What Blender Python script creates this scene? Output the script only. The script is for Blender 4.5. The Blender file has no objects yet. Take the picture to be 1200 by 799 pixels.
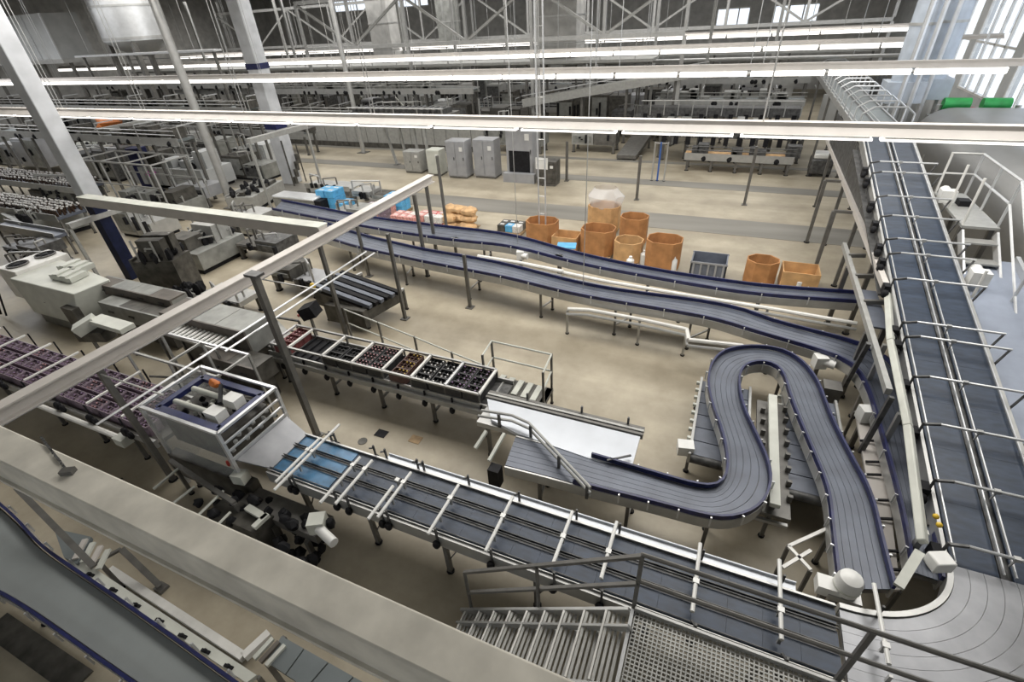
import bpy, bmesh, math, random
from mathutils import Vector, Matrix
random.seed(7)
S = bpy.context.scene
COL = S.collection

# ------------------------------------------------------------------ camera
PT, YW, RL, HC = map(math.radians, (34.25, 25.2, -3.716, 0)); HC = 8.0
FPX = 563.6
cp, sp, cr, sr, cy, sy = math.cos(PT), math.sin(PT), math.cos(RL), math.sin(RL), math.cos(YW), math.sin(YW)
Rw = Matrix(((1, 0, 0), (0, -sp, -cp), (0, cp, -sp)))
Rr = Matrix(((cr, -sr, 0), (sr, cr, 0), (0, 0, 1)))
Rz = Matrix(((cy, -sy, 0), (sy, cy, 0), (0, 0, 1)))
MC = Rr @ Rw @ Rz.transposed()                 # world -> (right, down, forward)
cam = bpy.data.cameras.new('camera'); cam.sensor_width = 36.0; cam.lens = FPX / 1200 * 36
cam.clip_start = 0.05; cam.clip_end = 400
camo = bpy.data.objects.new('camera', cam); COL.objects.link(camo)
B = Matrix((MC[0], -MC[1], -MC[2])).transposed()
camo.matrix_world = Matrix.Translation((0, 0, HC)) @ B.to_4x4()
S.camera = camo
def ray(x, y):
    return MC.transposed() @ Vector(((x - 600) / FPX, (y - 399.5) / FPX, 1))
def at(x, y, z=0.0):                           # photo pixel -> point at height z
    d = ray(x, y); return Vector((0, 0, HC)) + d * ((z - HC) / d.z)
def atX(x, y, X):
    d = ray(x, y); return Vector((0, 0, HC)) + d * (X / d.x)
def atY(x, y, Y):
    d = ray(x, y); return Vector((0, 0, HC)) + d * (Y / d.y)

# ------------------------------------------------------------------ world, lights, exposure
W = bpy.data.worlds.new('world'); S.world = W; W.use_nodes = True
bg = W.node_tree.nodes['Background']; bg.inputs[0].default_value = (0.80, 0.88, 1.0, 1); bg.inputs[1].default_value = 1.6
S.view_settings.view_transform = 'Standard'; S.view_settings.look = 'None'
S.view_settings.gamma = 1.0; S.view_settings.exposure = 0.16; S.view_settings.use_curve_mapping = False
def area(name, loc, sx, sy, power, col, rot=(0, 0, 0)):
    l = bpy.data.lights.new(name, 'AREA'); l.shape = 'RECTANGLE'; l.size = sx; l.size_y = sy
    l.energy = power; l.color = col
    o = bpy.data.objects.new(name, l); o.location = loc; o.rotation_euler = rot; COL.objects.link(o); return o
area('skylight_near', (-8, 12, 10.6), 34, 6, 3400, (1.0, 0.97, 0.92))  # added area lamp under the closed ceiling, general light for the near hall
area('skylight_middle', (-16, 26, 10.6), 50, 7, 3300, (1.0, 0.98, 0.94))  # unseen area lamp added over the middle hall, no roof opening above it
area('skylight_far', (-24, 44, 10.6), 66, 8, 4800, (1.0, 0.98, 0.95))  # unseen area lamp added for the far hall
area('skylight_left', (-50, 16, 10.6), 22, 10, 2200, (0.97, 0.98, 1.0))  # fill lamp added to brighten the plant room and left side
area('window_daylight', (10.6, 22, 6.0), 34, 4, 650, (0.78, 0.87, 1.0), (0, math.radians(90), 0))

area('rear_daylight', (-8, -7.6, 6.5), 26, 4, 750, (0.86, 0.92, 1.0), (math.radians(-90), 0, 0))  # unseen fill lamp added behind the camera for the foreground beam's front face

# ------------------------------------------------------------------ materials
def mat(name, col, rough=0.5, metal=0.0, var=0.12, scale=3.0, bump=0.0, stretch=(1, 1, 1), emit=0, col2=None, spec=0.5):
    m = bpy.data.materials.new(name); m.use_nodes = True; nt = m.node_tree; b = nt.nodes['Principled BSDF']
    b.inputs['Roughness'].default_value = rough; b.inputs['Metallic'].default_value = metal
    b.inputs['Specular IOR Level'].default_value = spec
    c = (*col, 1)
    if var > 0:
        tc = nt.nodes.new('ShaderNodeTexCoord'); mp = nt.nodes.new('ShaderNodeMapping'); mp.inputs['Scale'].default_value = stretch
        nz = nt.nodes.new('ShaderNodeTexNoise'); nz.inputs['Scale'].default_value = scale; nz.inputs['Detail'].default_value = 5
        rp = nt.nodes.new('ShaderNodeValToRGB'); rp.color_ramp.elements[0].position = .3; rp.color_ramp.elements[1].position = .7
        d = col2 or tuple(max(0, v * (1 - 2 * var)) for v in col)
        rp.color_ramp.elements[0].color = (*d, 1)
        rp.color_ramp.elements[1].color = (*(col if col2 else tuple(min(1, v * (1 + var)) for v in col)), 1)
        L = nt.links.new
        L(tc.outputs['Object'], mp.inputs['Vector']); L(mp.outputs[0], nz.inputs['Vector']); L(nz.outputs['Fac'], rp.inputs[0]); L(rp.outputs[0], b.inputs['Base Color'])
        if bump:
            bp = nt.nodes.new('ShaderNodeBump'); bp.inputs['Strength'].default_value = bump; bp.inputs['Distance'].default_value = 0.02
            L(nz.outputs['Fac'], bp.inputs['Height']); L(bp.outputs[0], b.inputs['Normal'])
    else:
        b.inputs['Base Color'].default_value = c
    if emit:
        b.inputs['Emission Color'].default_value = c; b.inputs['Emission Strength'].default_value = emit
    return m
M = {}
def mk(n, *a, **k): M[n] = mat(n, *a, **k)
mk('steel', (0.44, 0.44, 0.43), .38, .5, .06, 4)
mk('steel_bright', (0.60, 0.61, 0.62), .32, .5, .05, 4)
mk('steel_dark', (0.15, 0.145, 0.135), .45, .35, .12, 5)
mk('galvanised', (0.37, 0.37, 0.355), .5, .35, .07, 6)
mk('gunmetal', (0.10, 0.10, 0.10), .5, .3, .3, 6)
mk('black', (0.015, 0.015, 0.017), .6, 0, .2, 8, spec=.15)
mk('rubber', (0.025, 0.025, 0.027), .8, 0, .2, 8, spec=.1)
mk('navy', (0.010, 0.014, 0.040), .5, 0, .2, 4, spec=.2)
mk('white_paint', (0.68, 0.67, 0.64), .4, 0, .08, 3)
mk('white_plastic', (0.70, 0.70, 0.68), .35, 0, .05, 5)
mk('white_sheet', (0.60, 0.63, 0.68), .3, .1, .04, 2)
mk('blue_guide', (0.012, 0.016, 0.078), .4, 0, .2, 5)
mk('blue_frame', (0.020, 0.028, 0.105), .4, .1, .2, 5)
mk('chain_grey', (0.105, 0.118, 0.150), .42, .2, .12, 2, 0, (1, 1, 1))
mk('chain_steel', (0.26, 0.265, 0.28), .36, .45, .12, 2)
mk('mat_blue', (0.026, 0.040, 0.068), .42, .1, .18, 4, 0, (1, 3, 1))
mk('mat_bright', (0.045, 0.15, 0.28), .35, .1, .2, 5)
mk('mat_slate', (0.15, 0.17, 0.175), .45, .1, .06, 3)
mk('concrete_beam', (0.62, 0.59, 0.52), .85, 0, .12, 2.5, .2)
mk('concrete_white', (0.50, 0.515, 0.54), .8, 0, .08, 2)
mk('cream', (0.52, 0.53, 0.48), .45, 0, .08, 2)
mk('machine_grey', (0.27, 0.275, 0.26), .45, .25, .15, 3)
mk('machine_dark', (0.085, 0.08, 0.07), .5, .2, .3, 4)
mk('hood_brown', (0.12, 0.105, 0.09), .5, .1, .2, 3)
mk('cardboard', (0.42, 0.20, 0.075), .85, 0, .15, 3)
mk('cardboard_light', (0.55, 0.33, 0.15), .85, 0, .15, 3)
mk('crate_purple', (0.22, 0.165, 0.205), .5, 0, .25, 9)
mk('crate_black', (0.03, 0.03, 0.032), .5, 0, .25, 9)
mk('crate_brown', (0.10, 0.05, 0.04), .5, 0, .25, 9)
mk('crate_red', (0.20, 0.06, 0.06), .5, 0, .25, 9)
mk('bottle_brown', (0.05, 0.03, 0.02), .2, 0, .2, 9)
mk('bottle_green', (0.03, 0.07, 0.035), .2, 0, .2, 9)
mk('cap_white', (0.7, 0.68, 0.66), .4, .1, .2, 30)
mk('cap_gold', (0.60, 0.42, 0.10), .35, .4, .3, 30)
mk('cap_pink', (0.50, 0.28, 0.30), .4, .1, .3, 30)
mk('cap_violet', (0.30, 0.20, 0.33), .4, .1, .3, 30)
mk('red', (0.45, 0.04, 0.03), .4); mk('yellow', (0.75, 0.50, 0.04), .4)
mk('green', (0.03, 0.32, 0.08), .4, .1); mk('magenta', (0.55, 0.05, 0.40), .5); mk('orange', (0.55, 0.16, 0.03), .5)
mk('light_blue', (0.10, 0.38, 0.66), .4, 0, .12, 4); mk('pallet_blue', (0.04, 0.12, 0.40), .45)
mk('cabinet_grey', (0.33, 0.335, 0.35), .4, .1, .08, 2)
mk('plastic_grey', (0.13, 0.145, 0.18), .5, 0, .1, 4)
mk('pink_wrap', (0.62, 0.30, 0.27), .4, 0, .25, 9); mk('red_pack', (0.55, 0.08, 0.08), .4, 0, .25, 9)
mk('tan_bag', (0.58, 0.37, 0.19), .8, 0, .2, 4, .4)
mk('wall_panel', (0.42, 0.415, 0.40), .7, 0, .12, 1.5); mk('wall_white', (0.45, 0.46, 0.46), .7, 0, .08, 1.0)
mk('ceiling', (0.55, 0.55, 0.53), .8, 0, .05, 1)
mk('lamp', (1.0, 0.97, 0.92), .4, 0, 0, emit=1.6)
mk('tray_grey', (0.50, 0.47, 0.44), .55, 0, .04, 3)
mk('duct_white', (0.48, 0.53, 0.60), .4, .2, .06, 3)
mk('wood', (0.35, 0.24, 0.13), .7, 0, .2, 5)
mk('tank_steel', (0.24, 0.24, 0.235), .35, .4, .04, 1.2, 0, (1, 1, 4))
mk('trough_sheet', (0.31, 0.345, 0.42), .35, .2, .05, 3)
mk('frosted', (0.62, 0.65, 0.66), .4, 0, .05, 2)
def glass(name, col, alpha, rough=.08):
    m = mat(name, col, rough, 0, 0); m.node_tree.nodes['Principled BSDF'].inputs['Alpha'].default_value = alpha; M[name] = m
mk('belt_low', (0.25, 0.27, 0.27), .45, .1, .04, 2)
glass('clear_panel', (0.75, 0.78, 0.78), .13); glass('wrap_film', (0.85, 0.85, 0.86), .35, .25); glass('window_glass', (0.9, 0.95, 1.0), .15)

# floor: cast concrete, random darker streaks running along x
def floor_mat():
    m = bpy.data.materials.new('floor_concrete'); m.use_nodes = True; nt = m.node_tree; b = nt.nodes['Principled BSDF']; L = nt.links.new
    N = nt.nodes.new
    tc = N('ShaderNodeTexCoord'); n1 = N('ShaderNodeTexNoise'); n1.inputs['Scale'].default_value = .55; n1.inputs['Detail'].default_value = 8; n1.inputs['Roughness'].default_value = .65
    L(tc.outputs['Object'], n1.inputs['Vector'])
    r1 = N('ShaderNodeValToRGB'); r1.color_ramp.elements[0].position = .32; r1.color_ramp.elements[1].position = .68
    r1.color_ramp.elements[0].color = (0.285, 0.248, 0.182, 1); r1.color_ramp.elements[1].color = (0.47, 0.42, 0.325, 1)
    L(n1.outputs['Fac'], r1.inputs[0])
    mp = N('ShaderNodeMapping'); mp.inputs['Scale'].default_value = (.05, .8, 1); L(tc.outputs['Object'], mp.inputs['Vector'])
    n2 = N('ShaderNodeTexNoise'); n2.inputs['Scale'].default_value = 1.0; n2.inputs['Detail'].default_value = 6; L(mp.outputs[0], n2.inputs['Vector'])
    r2 = N('ShaderNodeValToRGB'); r2.color_ramp.elements[0].position = .38; r2.color_ramp.elements[1].position = .62
    r2.color_ramp.elements[0].color = (.78, .77, .76, 1); r2.color_ramp.elements[1].color = (1, 1, 1, 1); L(n2.outputs['Fac'], r2.inputs[0])
    mx = N('ShaderNodeMix'); mx.data_type = 'RGBA'; mx.blend_type = 'MULTIPLY'; mx.inputs[0].default_value = 1
    L(r1.outputs[0], mx.inputs[6]); L(r2.outputs[0], mx.inputs[7])
    L(mx.outputs[2], b.inputs['Base Color'])
    rr = N('ShaderNodeMapRange'); rr.inputs[3].default_value = .35; rr.inputs[4].default_value = .6; L(n1.outputs['Fac'], rr.inputs[0]); L(rr.outputs[0], b.inputs['Roughness'])
    bp = N('ShaderNodeBump'); bp.inputs['Strength'].default_value = .05; n3 = N('ShaderNodeTexNoise'); n3.inputs['Scale'].default_value = 25
    L(tc.outputs['Object'], n3.inputs['Vector']); L(n3.outputs['Fac'], bp.inputs['Height']); L(bp.outputs[0], b.inputs['Normal'])
    return m
M['floor'] = floor_mat()
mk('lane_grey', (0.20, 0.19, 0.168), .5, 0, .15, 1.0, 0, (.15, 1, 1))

# ------------------------------------------------------------------ mesh helpers
WL = {}
STUFF = {'bracket_pins', 'valve_block', 'fittings', 'drive_units', 'motors', 'couplings', 'cable_clips', 'plug_row', 'bearing_blocks', 'hanger_rods', 'pipe_brackets', 'rail_supports', 'valve_cluster', 'links', 'exhaust_cowl', 'rollers', 'junction_boxes', 'pipework', 'ribs', 'dividers', 'tray_rim', 'ring_teeth', 'cables'}
ORD = ['first', 'second', 'third', 'fourth', 'fifth', 'sixth', 'seventh', 'eighth', 'ninth', 'tenth', 'eleventh', 'twelfth', 'thirteenth', 'fourteenth', 'fifteenth', 'sixteenth', 'seventeenth', 'eighteenth', 'nineteenth', 'twentieth', 'twenty-first', 'twenty-second', 'twenty-third', 'twenty-fourth', 'twenty-fifth', 'twenty-sixth', 'twenty-seventh', 'twenty-eighth', 'twenty-ninth', 'thirtieth']
class G:
    def __init__(s): s.v = []; s.f = []
    def add(s, vs, fs):
        o = len(s.v); s.v += [tuple(v) for v in vs]; s.f += [tuple(i + o for i in f) for f in fs]; return s
    def box(s, x0, y0, z0, x1, y1, z1):
        if x0 > x1: x0, x1 = x1, x0
        if y0 > y1: y0, y1 = y1, y0
        if z0 > z1: z0, z1 = z1, z0
        return s.add([(x0, y0, z0), (x1, y0, z0), (x1, y1, z0), (x0, y1, z0), (x0, y0, z1), (x1, y0, z1), (x1, y1, z1), (x0, y1, z1)],
                     [(3, 2, 1, 0), (4, 5, 6, 7), (0, 1, 5, 4), (1, 2, 6, 5), (2, 3, 7, 6), (3, 0, 4, 7)])
    def cbox(s, c, sx, sy, sz, rz=0.0):            # centred in plan, standing on c.z
        h = [(-sx / 2, -sy / 2), (sx / 2, -sy / 2), (sx / 2, sy / 2), (-sx / 2, sy / 2)]
        cs, sn = math.cos(rz), math.sin(rz)
        p = [(c[0] + x * cs - y * sn, c[1] + x * sn + y * cs) for x, y in h]
        return s.prism(p, c[2], c[2] + sz)
    def prism(s, poly, z0, z1):
        n = len(poly)
        a = sum(poly[i][0] * poly[(i + 1) % n][1] - poly[(i + 1) % n][0] * poly[i][1] for i in range(n))
        if a < 0: poly = list(reversed(poly))
        return s.add([(x, y, z0) for x, y in poly] + [(x, y, z1) for x, y in poly],
                     [tuple(range(n - 1, -1, -1)), tuple(range(n, 2 * n))] + [(i, (i + 1) % n, n + (i + 1) % n, n + i) for i in range(n)])
    def bar(s, a, b, w, h=None, up=(0, 0, 1)):     # rectangular bar between two points
        h = h or w; a = Vector(a); b = Vector(b); d = b - a
        if d.length < 1e-6: return s
        d.normalize(); u = Vector(up)
        if abs(d.dot(u)) > .98: u = Vector((0, 1, 0))
        r = d.cross(u).normalized(); u = r.cross(d)
        c = [(-w / 2, -h / 2), (w / 2, -h / 2), (w / 2, h / 2), (-w / 2, h / 2)]
        return s.add([a + r * i + u * j for i, j in c] + [b + r * i + u * j for i, j in c],
                     [(0, 1, 2, 3), (7, 6, 5, 4), (0, 4, 5, 1), (1, 5, 6, 2), (2, 6, 7, 3), (3, 7, 4, 0)])
    def cyl(s, a, b, r, n=8, r2=None):
        r2 = r if r2 is None else r2; a = Vector(a); b = Vector(b); d = b - a
        if d.length < 1e-6: return s
        d.normalize(); t = Vector((0, 0, 1)) if abs(d.z) < .9 else Vector((1, 0, 0)); u = d.cross(t).normalized(); w = d.cross(u)
        ring = [(math.cos(2 * math.pi * i / n), math.sin(2 * math.pi * i / n)) for i in range(n)]
        return s.add([a + (u * x + w * y) * r for x, y in ring] + [b + (u * x + w * y) * r2 for x, y in ring],
                     [tuple(range(n)), tuple(range(2 * n - 1, n - 1, -1))] + [(i, n + i, n + (i + 1) % n, (i + 1) % n) for i in range(n)])
    def tube(s, pts, r, n=6):
        for a, b in zip(pts, pts[1:]): s.cyl(a, b, r, n)
        return s
    def loft(s, Lp, Rp, z0, z1):                   # slab between two polylines; z0/z1 numbers or offset from point z
        n = len(Lp); V = []
        for p, q in zip(Lp, Rp):
            V += [(p[0], p[1], p[2] + z0), (q[0], q[1], q[2] + z0), (q[0], q[1], q[2] + z1), (p[0], p[1], p[2] + z1)]
        F = [(0, 1, 2, 3), (4 * n - 1, 4 * n - 2, 4 * n - 3, 4 * n - 4)]
        for i in range(n - 1):
            a = 4 * i; b = a + 4
            F += [(a + 3, a + 2, b + 2, b + 3), (a, b, b + 1, a + 1), (a + 1, b + 1, b + 2, a + 2), (a, a + 3, b + 3, b)]
        return s.add(V, F)
    def lathe(s, c, prof, n=16, caps=True):
        V = [(c[0] + r * math.cos(2 * math.pi * i / n), c[1] + r * math.sin(2 * math.pi * i / n), c[2] + z) for r, z in prof for i in range(n)]
        F = [(k * n + i, k * n + (i + 1) % n, (k + 1) * n + (i + 1) % n, (k + 1) * n + i) for k in range(len(prof) - 1) for i in range(n)]
        if caps: F += [tuple(range(n - 1, -1, -1)), tuple(range((len(prof) - 1) * n, len(prof) * n))]
        return s.add(V, F)
    def blob(s, c, rx, ry, rz, n=8, m=5, jit=0.0):
        V = [(c[0], c[1], c[2] - rz)]
        for k in range(1, m):
            t = math.pi * k / m - math.pi / 2
            for i in range(n):
                j = 1 + random.uniform(-jit, jit); a = 2 * math.pi * i / n
                V.append((c[0] + rx * math.cos(t) * math.cos(a) * j, c[1] + ry * math.cos(t) * math.sin(a) * j, c[2] + rz * math.sin(t) * j))
        V.append((c[0], c[1], c[2] + rz)); e = len(V) - 1
        F = [(0, 1 + (i + 1) % n, 1 + i) for i in range(n)]
        for k in range(m - 2):
            o = 1 + k * n; F += [(o + i, o + (i + 1) % n, o + n + (i + 1) % n, o + n + i) for i in range(n)]
        o = 1 + (m - 2) * n; F += [(o + i, o + (i + 1) % n, e) for i in range(n)]
        return s.add(V, F)
    def build(s, name, m, parent=None, label=None, kind=None, smooth=True, bevel=0):
        off = WL.get(parent.name, Vector()) if parent else Vector()
        me = bpy.data.meshes.new(name); me.from_pydata([(x - off.x, y - off.y, z - off.z) for x, y, z in s.v], [], s.f)
        me.materials.append(M[m] if isinstance(m, str) else m); me.update()
        if smooth:
            me.shade_smooth(); me.set_sharp_from_angle(angle=math.radians(38))
        o = bpy.data.objects.new(name, me); COL.objects.link(o)
        if parent: o.parent = parent; WL[o.name] = off
        else: WL[o.name] = Vector()
        if label: o['label'] = label
        if not kind and parent and name in STUFF: kind = 'stuff'
        if kind: o['kind'] = kind
        if bevel:
            bm = o.modifiers.new('bevel', 'BEVEL'); bm.width = bevel; bm.segments = 2; bm.limit_method = 'ANGLE'
        return o
def thing(name, label, cat, loc=(0, 0, 0), group=None):
    o = bpy.data.objects.new(name, None); o.empty_display_size = .2; COL.objects.link(o); o.location = loc; WL[o.name] = Vector(loc)
    o['label'] = label; o['category'] = cat
    if group: o['group'] = group
    return o
def struct(name, g, m): return g.build(name, m, None, None, 'structure', smooth=False)
def dup(root, loc, label=None, rz=0.0, group=None):
    def cp(o, par):
        c = o.copy(); COL.objects.link(c)
        if par: c.parent = par
        for ch in o.children: cp(ch, c)
        return c
    r = cp(root, None); r.location = loc; r.rotation_euler = (0, 0, rz); WL[r.name] = Vector(loc)
    if label: r['label'] = label
    if group: r['group'] = group
    return r
def resample(pts, n):
    pts = [Vector(p) for p in pts]; d = [0]
    for a, b in zip(pts, pts[1:]): d.append(d[-1] + (b - a).length)
    out = []
    for k in range(n):
        t = d[-1] * k / (n - 1); i = 0
        while i < len(pts) - 2 and d[i + 1] < t: i += 1
        u = (t - d[i]) / max(1e-9, d[i + 1] - d[i]); out.append(pts[i].lerp(pts[i + 1], u))
    return out
def smooth(pts, it=3):                               # Chaikin corner rounding
    for _ in range(it):
        q = [pts[0]]
        for a, b in zip(pts, pts[1:]): q += [a.lerp(b, .25), a.lerp(b, .75)]
        pts = q + [pts[-1]]
    return pts
def offset(path, d):                                 # shift a plan polyline sideways (left positive)
    out = []
    for i, p in enumerate(path):
        t = path[min(i + 1, len(path) - 1)] - path[max(i - 1, 0)]; n = Vector((-t.y, t.x, 0)).normalized(); out.append(p + n * d)
    return out
def leg(parent, x, y, zt, w=.06, m='steel_dark', z0=0.0):
    l = G().box(x - w / 2, y - w / 2, z0 + .03, x + w / 2, y + w / 2, zt).build('leg', m, parent)
    G().cyl((x, y, z0), (x, y, z0 + .03), w * .95, 8).build('foot', 'black', l)
    return l
# ------------------------------------------------------------------ the hall
XR, XL, YB, ZC = 11.0, -64.0, 62.0, 11.5
struct('floor', G().box(XL, -8, -.2, XR, YB, 0), 'floor')
struct('ceiling', G().box(XL, -8, ZC, XR, YB, ZC + .2), 'ceiling')
struct('wall_left', G().box(XL - .3, -8, 0, XL, YB, ZC), 'wall_panel')
struct('wall_front', G().box(XL, -8.3, 0, XR, -8, ZC), 'wall_panel')
def wall_with_openings(name, m, axis, c0, c1, a0, a1, holes):
    """wall slab between c0..c1 on its axis, from a0..a1 along the other, with rectangular openings (u0,u1,z0,z1)"""
    g = G()
    def put(u0, u1, z0, z1):
        if u1 - u0 < .01 or z1 - z0 < .01: return
        if axis == 'x': g.box(c0, u0, z0, c1, u1, z1)
        else: g.box(u0, c0, z0, u1, c1, z1)
    cur = a0
    for u0, u1, z0, z1 in sorted(holes):
        put(cur, u0, 0, ZC); put(u0, u1, 0, z0); put(u0, u1, z1, ZC); cur = u1
    put(cur, a1, 0, ZC)
    return struct(name, g, m)
rh = [(13.0, 18.5, 3.6, 7.6), (19.5, 25, 3.6, 7.6), (26.0, 31.5, 3.2, 7.6), (32.5, 38, 3.2, 7.6), (39, 46, 3.2, 7.6)]
wall_with_openings('wall_right', 'wall_white', 'x', XR, XR + .3, -8, YB, rh)
bh = [(-52, -46.5, 9.3, 10.6), (-43, -37.5, 9.3, 10.6), (-4, -1, 5.6, 7.2), (1.2, 5, 5.6, 7.2)]
wall_with_openings('wall_back', 'wall_panel', 'y', YB, YB + .3, XL, XR, bh)
n = 0
for u0, u1, z0, z1 in rh:
    n += 1; w = G()
    for k in range(5):
        y = u0 + (u1 - u0) * k / 4; w.box(XR - .02, y - .05, z0, XR + .12, y + .05, z1)
    for z in (z0, (z0 + z1) / 2, z1): w.box(XR - .02, u0, z - .05, XR + .12, u1, z + .05)
    f = struct('window_%d' % n, w, 'white_paint')
    for k in range(4):
        a = u0 + (u1 - u0) * k / 4
        for z in (0, 1):
            b0 = z0 + (z1 - z0) * z / 2; G().box(XR + .04, a + .05, b0 + .05, XR + .05, a + (u1 - u0) / 4 - .05, b0 + (z1 - z0) / 2 - .05).build('pane', 'window_glass', f)
for u0, u1, z0, z1 in bh:
    n += 1; w = G()
    for k in range(4):
        x = u0 + (u1 - u0) * k / 3; w.box(x - .06, YB - .02, z0, x + .06, YB + .12, z1)
    for z in (z0, z1): w.box(u0, YB - .02, z - .06, u1, YB + .12, z + .06)
    f = struct('window_%d' % n, w, 'white_paint')
    for k in range(3):
        a = u0 + (u1 - u0) * k / 3; G().box(a + .06, YB + .04, z0 + .06, a + (u1 - u0) / 3 - .06, YB + .05, z1 - .06).build('pane', 'window_glass', f)
for k, (y0, y1) in enumerate([(20.6, 22.4), (26.6, 27.6), (31.0, 31.5)]):  # flat darker grey bands laid across the floor along x
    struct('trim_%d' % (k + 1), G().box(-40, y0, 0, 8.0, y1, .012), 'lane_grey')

# concrete columns
def column(x, y, w, label, bands=(), z1=ZC, dark=0.0):
    r = thing('concrete_column', label, 'column', (x, y, 0))
    G().box(x - w / 2, y - w / 2, dark, x + w / 2, y + w / 2, z1).build('shaft', 'concrete_white', r, bevel=.03)
    if dark: G().box(x - w * .38, y - w * .38, 0, x + w * .38, y + w * .38, dark).build('plinth', 'navy', r, 'dark blue painted foot')
    for z in bands: G().box(x - w / 2 - .03, y - w / 2 - .03, z, x + w / 2 + .03, y + w / 2 + .03, z + .28).build('band', 'blue_guide', r, 'dark blue band')
    return r
c1 = column(-21.35, 9.95, .56, 'pale concrete column at far left, its foot painted dark blue, carrying the cross beam', dark=3.05)
c2 = column(-24.9, 22.4, .8, 'pale concrete column with two dark blue bands standing on open floor', bands=(3.15, 6.2))
# cluster of junction boxes and pipes at the banded column's foot
g = G()
for k in range(4): g.box(-24.25, 21.9 + .2 * k, .1 + .35 * k, -24.1, 22.1 + .2 * k, .5 + .4 * k)
g.tube([(-24.2, 21.8, 0), (-24.2, 21.8, 2.6)], .05); g.tube([(-24.2, 22.8, 0), (-24.2, 22.8, 2.2)], .04)
g.build('junction_boxes', 'machine_dark', c2)
# round steel poles to the roof
for x, y, r_, lab in [(-24.7, 17.7, .2, 'grey round roof pole left of the banded column'), (-25.3, 30, .16, 'thin grey roof pole beyond the banded column')]:
    p = thing('steel_pole', lab, 'pole', (x, y, 0)); G().cyl((x, y, .04), (x, y, ZC), r_, 12).build('tube', 'steel', p); G().box(x - .35, y - .35, 0, x + .35, y + .35, .04).build('base_plate', 'steel_dark', p)

# foreground concrete beam with its grey lower lip
cb = thing('concrete_beam', 'large pale concrete beam crossing the lower left corner in front', 'beam', (-4, 1.1, 4.5))
G().box(-14, .96, 3.92, 1.2, 1.28, 4.5).build('beam_body', 'concrete_beam', cb, bevel=.02)
G().box(-14, .93, 4.02, 1.2, .965, 4.08).build('lip', 'concrete_beam', cb)
ch = thing('hanging_chain', 'short dark chain with a bracket lying on the concrete beam', 'chain', tuple(at(80, 553, 4.5)))
p0, p1 = at(48, 512, 4.515), at(80, 553, 4.515); g = G()
for k in range(14):
    a = p0.lerp(p1, k / 14); b = p0.lerp(p1, (k + .8) / 14); s_ = .012 * math.sin(k * 1.3); g.bar(a + Vector((s_, 0, 0)), b + Vector((-s_, 0, 0)), .02, .016)
g.build('links', 'gunmetal', ch); g = G(); g.cbox(p1 - Vector((0, 0, .015)), .12, .07, .05, .5); g.build('bracket', 'steel_dark', ch)

# ------------------------------------------------------------------ overhead light strips
def light_strip(y, z, x0, x1, seg, wid, label, hang, lh):
    r = thing('light_strip', label, 'light', ((x0 + x1) / 2, y, z), 'long suspended strip lights')
    t = wid / 2; G().add([(x0, y - t, z - .12), (x1, y - t, z - .12), (x1, y + t, z - .12), (x0, y + t, z - .12), (x0, y - t * .45, z - .01), (x1, y - t * .45, z - .01), (x1, y + t * .45, z - .01), (x0, y + t * .45, z - .01)], [(3, 2, 1, 0), (4, 5, 6, 7), (0, 1, 5, 4), (1, 2, 6, 5), (2, 3, 7, 6), (3, 0, 4, 7)]).build('reflector', 'tray_grey', r)
    G().box(x0, y - t * .4, z - .01, x1, y + t * .4, z + .06).build('cable_tray', 'tray_grey', r)
    n = int((x1 - x0) / seg)
    for k in range(n):
        a = x0 + k * seg + .06; b = a + seg - .12
        l = G().box(a, y - wid * .56, z - .15 - lh, b, y - wid * .2, z - .15).build('luminaire', 'lamp', r)
        G().box(a + .05, y - wid * .54, z - .15, b - .05, y - wid * .22, z - .12).build('housing', 'white_paint', l)
    g = G()
    for k in range(int((x1 - x0) / hang) + 1):
        x = x0 + .4 + k * hang
        for s in (-1, 1): g.cyl((x, y + s * wid * .12, z + .06), (x, y + s * wid * .12, ZC), .012, 4)
    g.build('hanger_rods', 'steel', r)
    return r
light_strip(10.62, 6.05, -44, 8.2, 2.2, .46, 'nearest strip light, beige cable tray over the conveyors', 4.4, .035)
light_strip(21.3, 6.0, -60, 8.9, 2.4, .5, 'middle strip light, white lamps below a grey tray', 6, .16)
light_strip(32.2, 6.0, -62, 10.2, 2.6, .55, 'third strip light, beyond the middle one', 8, .2)
light_strip(44.5, 6.0, -62, 10.4, 3.0, .55, 'farthest strip light near the back wall', 9, .2)

# ------------------------------------------------------------------ beam frame over the packers
bx, bz = -9.92, 3.3
fr = thing('steel_gantry', 'long grey steel beam on slim posts running over the crate lines', 'beam', (bx, 8, 0))
G().box(bx - .13, 1.3, bz, bx + .13, 15.1, bz + .03).add([], []).build('top_flange', 'tray_grey', fr)
G().box(bx - .03, 1.3, bz - .2, bx + .03, 15.1, bz).build('web', 'tray_grey', fr)
G().box(bx - .13, 1.3, bz - .23, bx + .13, 15.1, bz - .2).build('bottom_flange', 'tray_grey', fr)
for x, y in [(bx, 3.33), (bx, 9.16), (bx + .2, 13.6), (bx - .2, 15.0)]:
    leg(fr, x, y, bz - .23, .1)
for x, z, ya, yb in ((-9.98, 2.98, 1.4, 14.5), (-8.47, 2.98, 2.4, 9.3), (-8.2, 2.98, 4.6, 9.3)):
    G().cyl((x, ya, z), (x, yb, z), .02, 6).build('pipe', 'steel_bright', fr)
g = G()
for k in range(10): g.bar((bx - .1, 2 + 1.3 * k, bz - .24), (bx - .1, 2 + 1.3 * k, 2.95), .03); (g.bar((bx - .12, 2 + 1.3 * k, 2.96), (-8.15, 2 + 1.3 * k, 2.96), .025) if k in (1, 4) else None)
g.build('pipe_brackets', 'steel', fr)
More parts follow.
